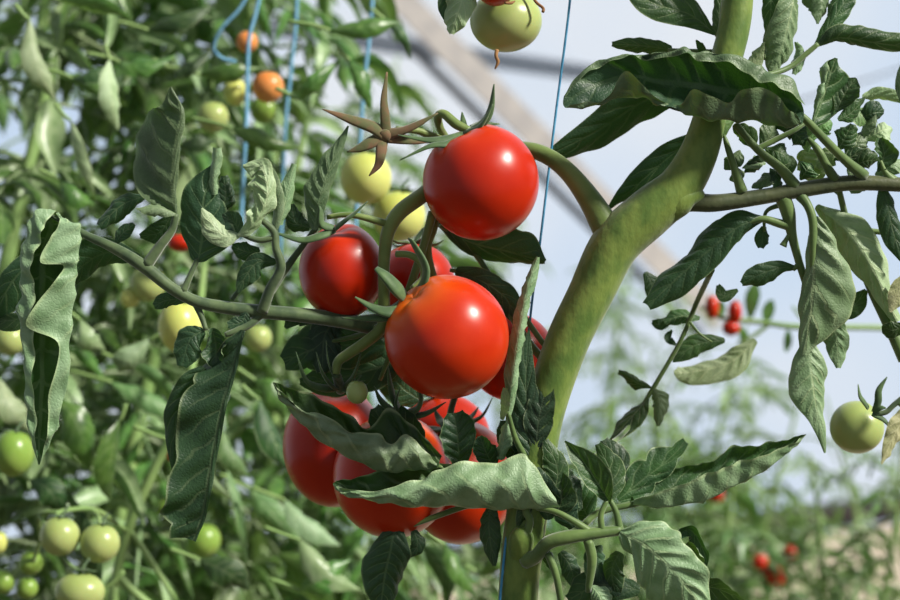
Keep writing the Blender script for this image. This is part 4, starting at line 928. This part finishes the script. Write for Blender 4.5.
bg_plant(300, 2.35, 0.75, 1.45, 30, 'blurred tomato plant with open foliage behind the left of the bunch', gB, NL, seed=7, stem_top=1.72)
bg_plant(340, 3.0, 0.65, 1.5, 36, 'thin second-row tomato plant behind the dried calyx', gB, FL, seed=8)
bg_plant(300, 1.9, 0.80, 1.06, 22, 'low blurred foliage of a plant below and left of the bunch', gB, NL, seed=9)
bg_plant(400, 2.1, 0.78, 1.03, 22, 'low blurred foliage of a plant beneath the bunch', gB, NL, seed=10)
bg_plant(470, 2.5, 0.72, 0.98, 22, 'low blurred foliage left of the thick stem base', gB, NL, seed=11)
bg_plant(395, 4.2, 0.9, 1.75, 26, 'very faint distant plant seen against the sky over the top tomato', gF, FL, seed=12, size=(0.6, 1.0))
bg_plant(510, 5.2, 0.6, 1.50, 34, 'very faint distant plant between the bunch and the thick stem', gF, FL, seed=13, size=(0.6, 1.0))
bg_plant(625, 5.0, 0.5, 1.3, 50, 'faint distant plant right of the thick stem', gF, FL, seed=14, size=(0.7, 1.1))
for i, (px, d, zt, n, lab) in enumerate((
        (610, 2.9, 0.97, 30, 'distant plant right of the stem base, behind the bottom leaves'),
        (668, 3.2, 1.06, 60, 'distant plant under the thin twig with small leaflets'),
        (712, 2.6, 1.00, 56, 'distant plant behind the middle of the long curled right leaf'),
        (752, 3.3, 1.12, 60, 'distant taller plant left of the drooping pale leaf'),
        (785, 2.9, 0.99, 40, 'distant plant below the drooping pale leaf'),
        (680, 2.2, 0.93, 34, 'distant plant behind the broad puckered leaf at the bottom'),
        (765, 2.3, 0.93, 34, 'distant plant around the red tomatoes at the bottom right'),
        (830, 3.4, 0.95, 14, 'distant plant under the green tomato at the right'),
        (640, 2.4, 0.90, 26, 'distant plant in the gap between stem base and puckered leaf'),
        (930, 3.6, 0.93, 8, 'distant plant cut by the right edge'))):
    bg_plant(px, d, max(0.3, H - 0.21 * d), zt, n, lab, gF, NL if d < 2.85 else FL, seed=30 + i, size=(0.45, 0.8) if d > 2.5 else (0.35, 0.62), stem_r=0.005, stem_top=zt + 0.08, spread=0.08)
# the slim plant reaching up at the lower right
bg_plant(872, 2.2, 0.78, 1.08, 12, 'slim blurred plant with drooping leaves at the lower right', gF, NL, seed=60, size=(0.4, 0.65), stem_r=0.004)
# long horizontal stem behind the drooping leaves, carrying the three red tomatoes
tp = empty('tomato_plant', Vector((PD(1060, 300, 1.8).x, 1.8, 0)))
tag(tp, 'blurred plant whose long horizontal stem crosses behind the right leaves', 'plant', gF)
mb = MB(); k = U * 1.8
mb.tube([Vector((PD(1060, 300, 1.8).x, 1.8, 0)), Vector((PD(1060, 300, 1.8).x, 1.8, 0.6)), PD(1040, 400, 1.8), PD(960, 335, 1.8), PD(885, 328, 1.78), PD(800, 327, 1.76), PD(760, 322, 1.76), PD(722, 318, 1.76), PD(700, 306, 1.76)],
        [0.006, 0.006, 4 * k, 3.5 * k, 3 * k, 3 * k, 2.6 * k, 2.2 * k, 1.2 * k], 8)
mb.tube([PD(770, 323, 1.76), PD(755, 335, 1.76), PD(738, 345, 1.76)], [2.4 * k, 2 * k, 1.5 * k], 8)
mb.tube([PD(812, 327, 1.76), PD(800, 316, 1.76), PD(792, 306, 1.76)], [2 * k, 1.8 * k, 1 * k], 8)
st = mb.build('stem', 'far_stem', tp)
lz = (1 - 1.77) / U
lw = stalk([([(752, 322, lz), (752, 312, lz), (750, 305, lz)], (1, 1, 1))], 'petiole', tp)
blade(lw, [(750, 318, lz), (752, 300, lz), (756, 282, lz)], [4, 12, 12, 3], mat='leaf_far', tilt=10, n=12, m=3)
blade(lw, [(766, 324, lz), (768, 312, lz), (772, 300, lz)], [3, 10, 10, 3], mat='leaf_far', n=12, m=3)
blade(lw, [(788, 330, lz), (788, 340, lz), (786, 352, lz)], [3, 7, 7, 2], mat='leaf_far', n=12, m=3)
blade(lw, [(738, 326, lz), (744, 336, lz), (744, 348, lz)], [3, 8, 8, 2], mat='leaf_far', n=12, m=3)
blade(lw, [(720, 300, lz), (722, 308, lz), (720, 318, lz)], [3, 6, 6, 2], mat='leaf_far', n=12, m=3)

# nearer blurred blades on the left: one plant with single broad leaflets
np_ = empty('tomato_plant', Vector((PD(120, 300, 1.45).x, 1.45, 0)))
tag(np_, 'blurred plant with a light green stem between the dark hanging leaves', 'plant', gB)
mb = MB(); k = U * 1.45; D = 1.45
mb.tube([Vector((PD(120, 300, D).x, D, 0)), Vector((PD(120, 300, D).x, D, 0.7)), PD(114, 620, D), PD(116, 580, D), PD(128, 530, D), PD(150, 478, D), PD(172, 432, D), PD(190, 380, D), PD(205, 250, 1.6), PD(215, 60, 1.8), PD(220, -60, 1.9)],
        [0.006, 0.006, 5 * k, 5 * k, 5 * k, 5 * k, 4.6 * k, 4 * k, 4 * k, 4 * k, 3 * k], 8)
mb.tube([PD(118, 575, D), PD(132, 590, D), PD(150, 605, D)], [4 * k, 4 * k, 4 * k], 8)
mb.tube([PD(130, 530, D), PD(150, 560, D), PD(176, 600, D)], [3 * k, 3 * k, 2 * k], 8)
mb.tube([PD(128, 532, D), PD(95, 510, 1.4), PD(60, 512, 1.32), PD(60, 520, 1.3)], [2.4 * k] * 4, 8)
mb.tube([PD(60, 512, 1.32), PD(40, 515, 1.33), PD(40, 540, 1.36), PD(28, 575, 1.38)], [2 * k] * 4, 8)
mb.tube([PD(90, 510, 1.4), PD(98, 516, 1.32), PD(100, 524, 1.3)], [2 * k] * 3, 8)
mb.tube([PD(40, 515, 1.33), PD(66, 560, 1.3), PD(80, 572, 1.28)], [2 * k] * 3, 8)
mb.build('stem', 'far_stem', np_)
for (x0, y0, x1, y1, w, tl, mt, tp_) in (
        (112, 382, 186, 422, 13, 40, 'leaf_light', True), (130, 365, 178, 412, 10, -30, 'leaf_light', True), (222, 430, 250, 478, 10, 20, 'leaf_light', True), (250, 488, 300, 545, 13, 10, 'leaf_light', True),
        (228, 470, 246, 560, 9, 60, 'leaf_light', True), (170, 440, 232, 500, 12, -40, 'leaf_light', False), (285, 500, 340, 545, 12, 30, 'leaf', False), (300, 540, 360, 590, 14, 20, 'leaf_far', False),
        (72, 78, 118, 70, 9, 20, 'leaf', True), (148, 30, 212, 6, 12, 20, 'leaf', True), (60, 0, 130, 18, 10, -30, 'leaf_far', True), (120, 62, 175, 55, 11, 30, 'leaf_far', True), (175, 70, 212, 48, 11, 50, 'leaf', True),
        (200, 75, 262, 68, 10, -20, 'leaf_far', True), (232, 128, 300, 148, 12, 20, 'leaf_far', True), (180, 145, 216, 140, 10, 10, 'leaf', True), (110, 60, 118, 130, 12, 40, 'leaf_light', False),
        (30, 20, 55, 100, 14, 30, 'leaf_light', False), (60, 180, 95, 205, 12, 20, 'leaf_far', True), (70, 120, 95, 200, 12, -50, 'leaf_light', False), (150, 340, 118, 372, 14, 20, 'leaf', False),
        (80, 320, 105, 350, 12, 10, 'leaf_far', False), (120, 420, 110, 500, 16, 50, 'leaf_far', True), (60, 400, 90, 470, 18, 30, 'leaf_far', True), (200, 560, 250, 590, 16, 10, 'leaf', True),
        (100, 590, 60, 480, 12, 30, 'leaf', True), (300, 590, 350, 560, 16, 10, 'leaf_far', True), (260, 400, 290, 470, 15, 50, 'leaf', True), (255, 380, 285, 420, 14, 10, 'leaf_far', True),
        (30, 480, 60, 520, 15, 20, 'leaf', True), (0, 380, 30, 430, 14, 40, 'leaf_light', False), (445, 545, 475, 595, 12, 40, 'leaf_far', True), (420, 545, 446, 610, 14, -30, 'leaf', True),
        (480, 575, 505, 560, 10, 10, 'leaf_far', True), (330, 30, 400, 22, 12, 20, 'leaf_far', True), (385, 20, 410, 60, 9, 40, 'leaf', True), (350, 60, 372, 110, 10, 30, 'leaf_far', True), (300, 100, 340, 60, 10, -30, 'leaf_far', True)):
    dd = 1.4 + 0.2 * ((x0 * 7 + y0) % 10) / 10; zz = (1 - dd) / U; bend = ((x0 + y0) % 7 - 3) * 2
    root = stalk([([(x0 - (x1 - x0) * 0.6, y0 - 8 - abs(y1 - y0) * 0.1, zz), (x0 - (x1 - x0) * 0.25, y0 - 5, zz), (x0, y0, zz)], (2.2 * dd, 2 * dd, 1.6 * dd))], 'far_stem', np_)
    q = dd
    blade(root, [(x0, y0, zz), (x0 * .67 + x1 * .33 + bend, y0 * .67 + y1 * .33 - bend, zz + 15), (x0 * .33 + x1 * .67 + bend, y0 * .33 + y1 * .67 - bend, zz + 12), (x1, y1, zz - 10)],
          [2 * q, w * q, w * q * 1.1, w * q * .7, 1], mat=mt, tilt=tl, curl=45, top=tp_, lobes=2.5, lobed=0.12, pucker=1.5, n=22, m=5)
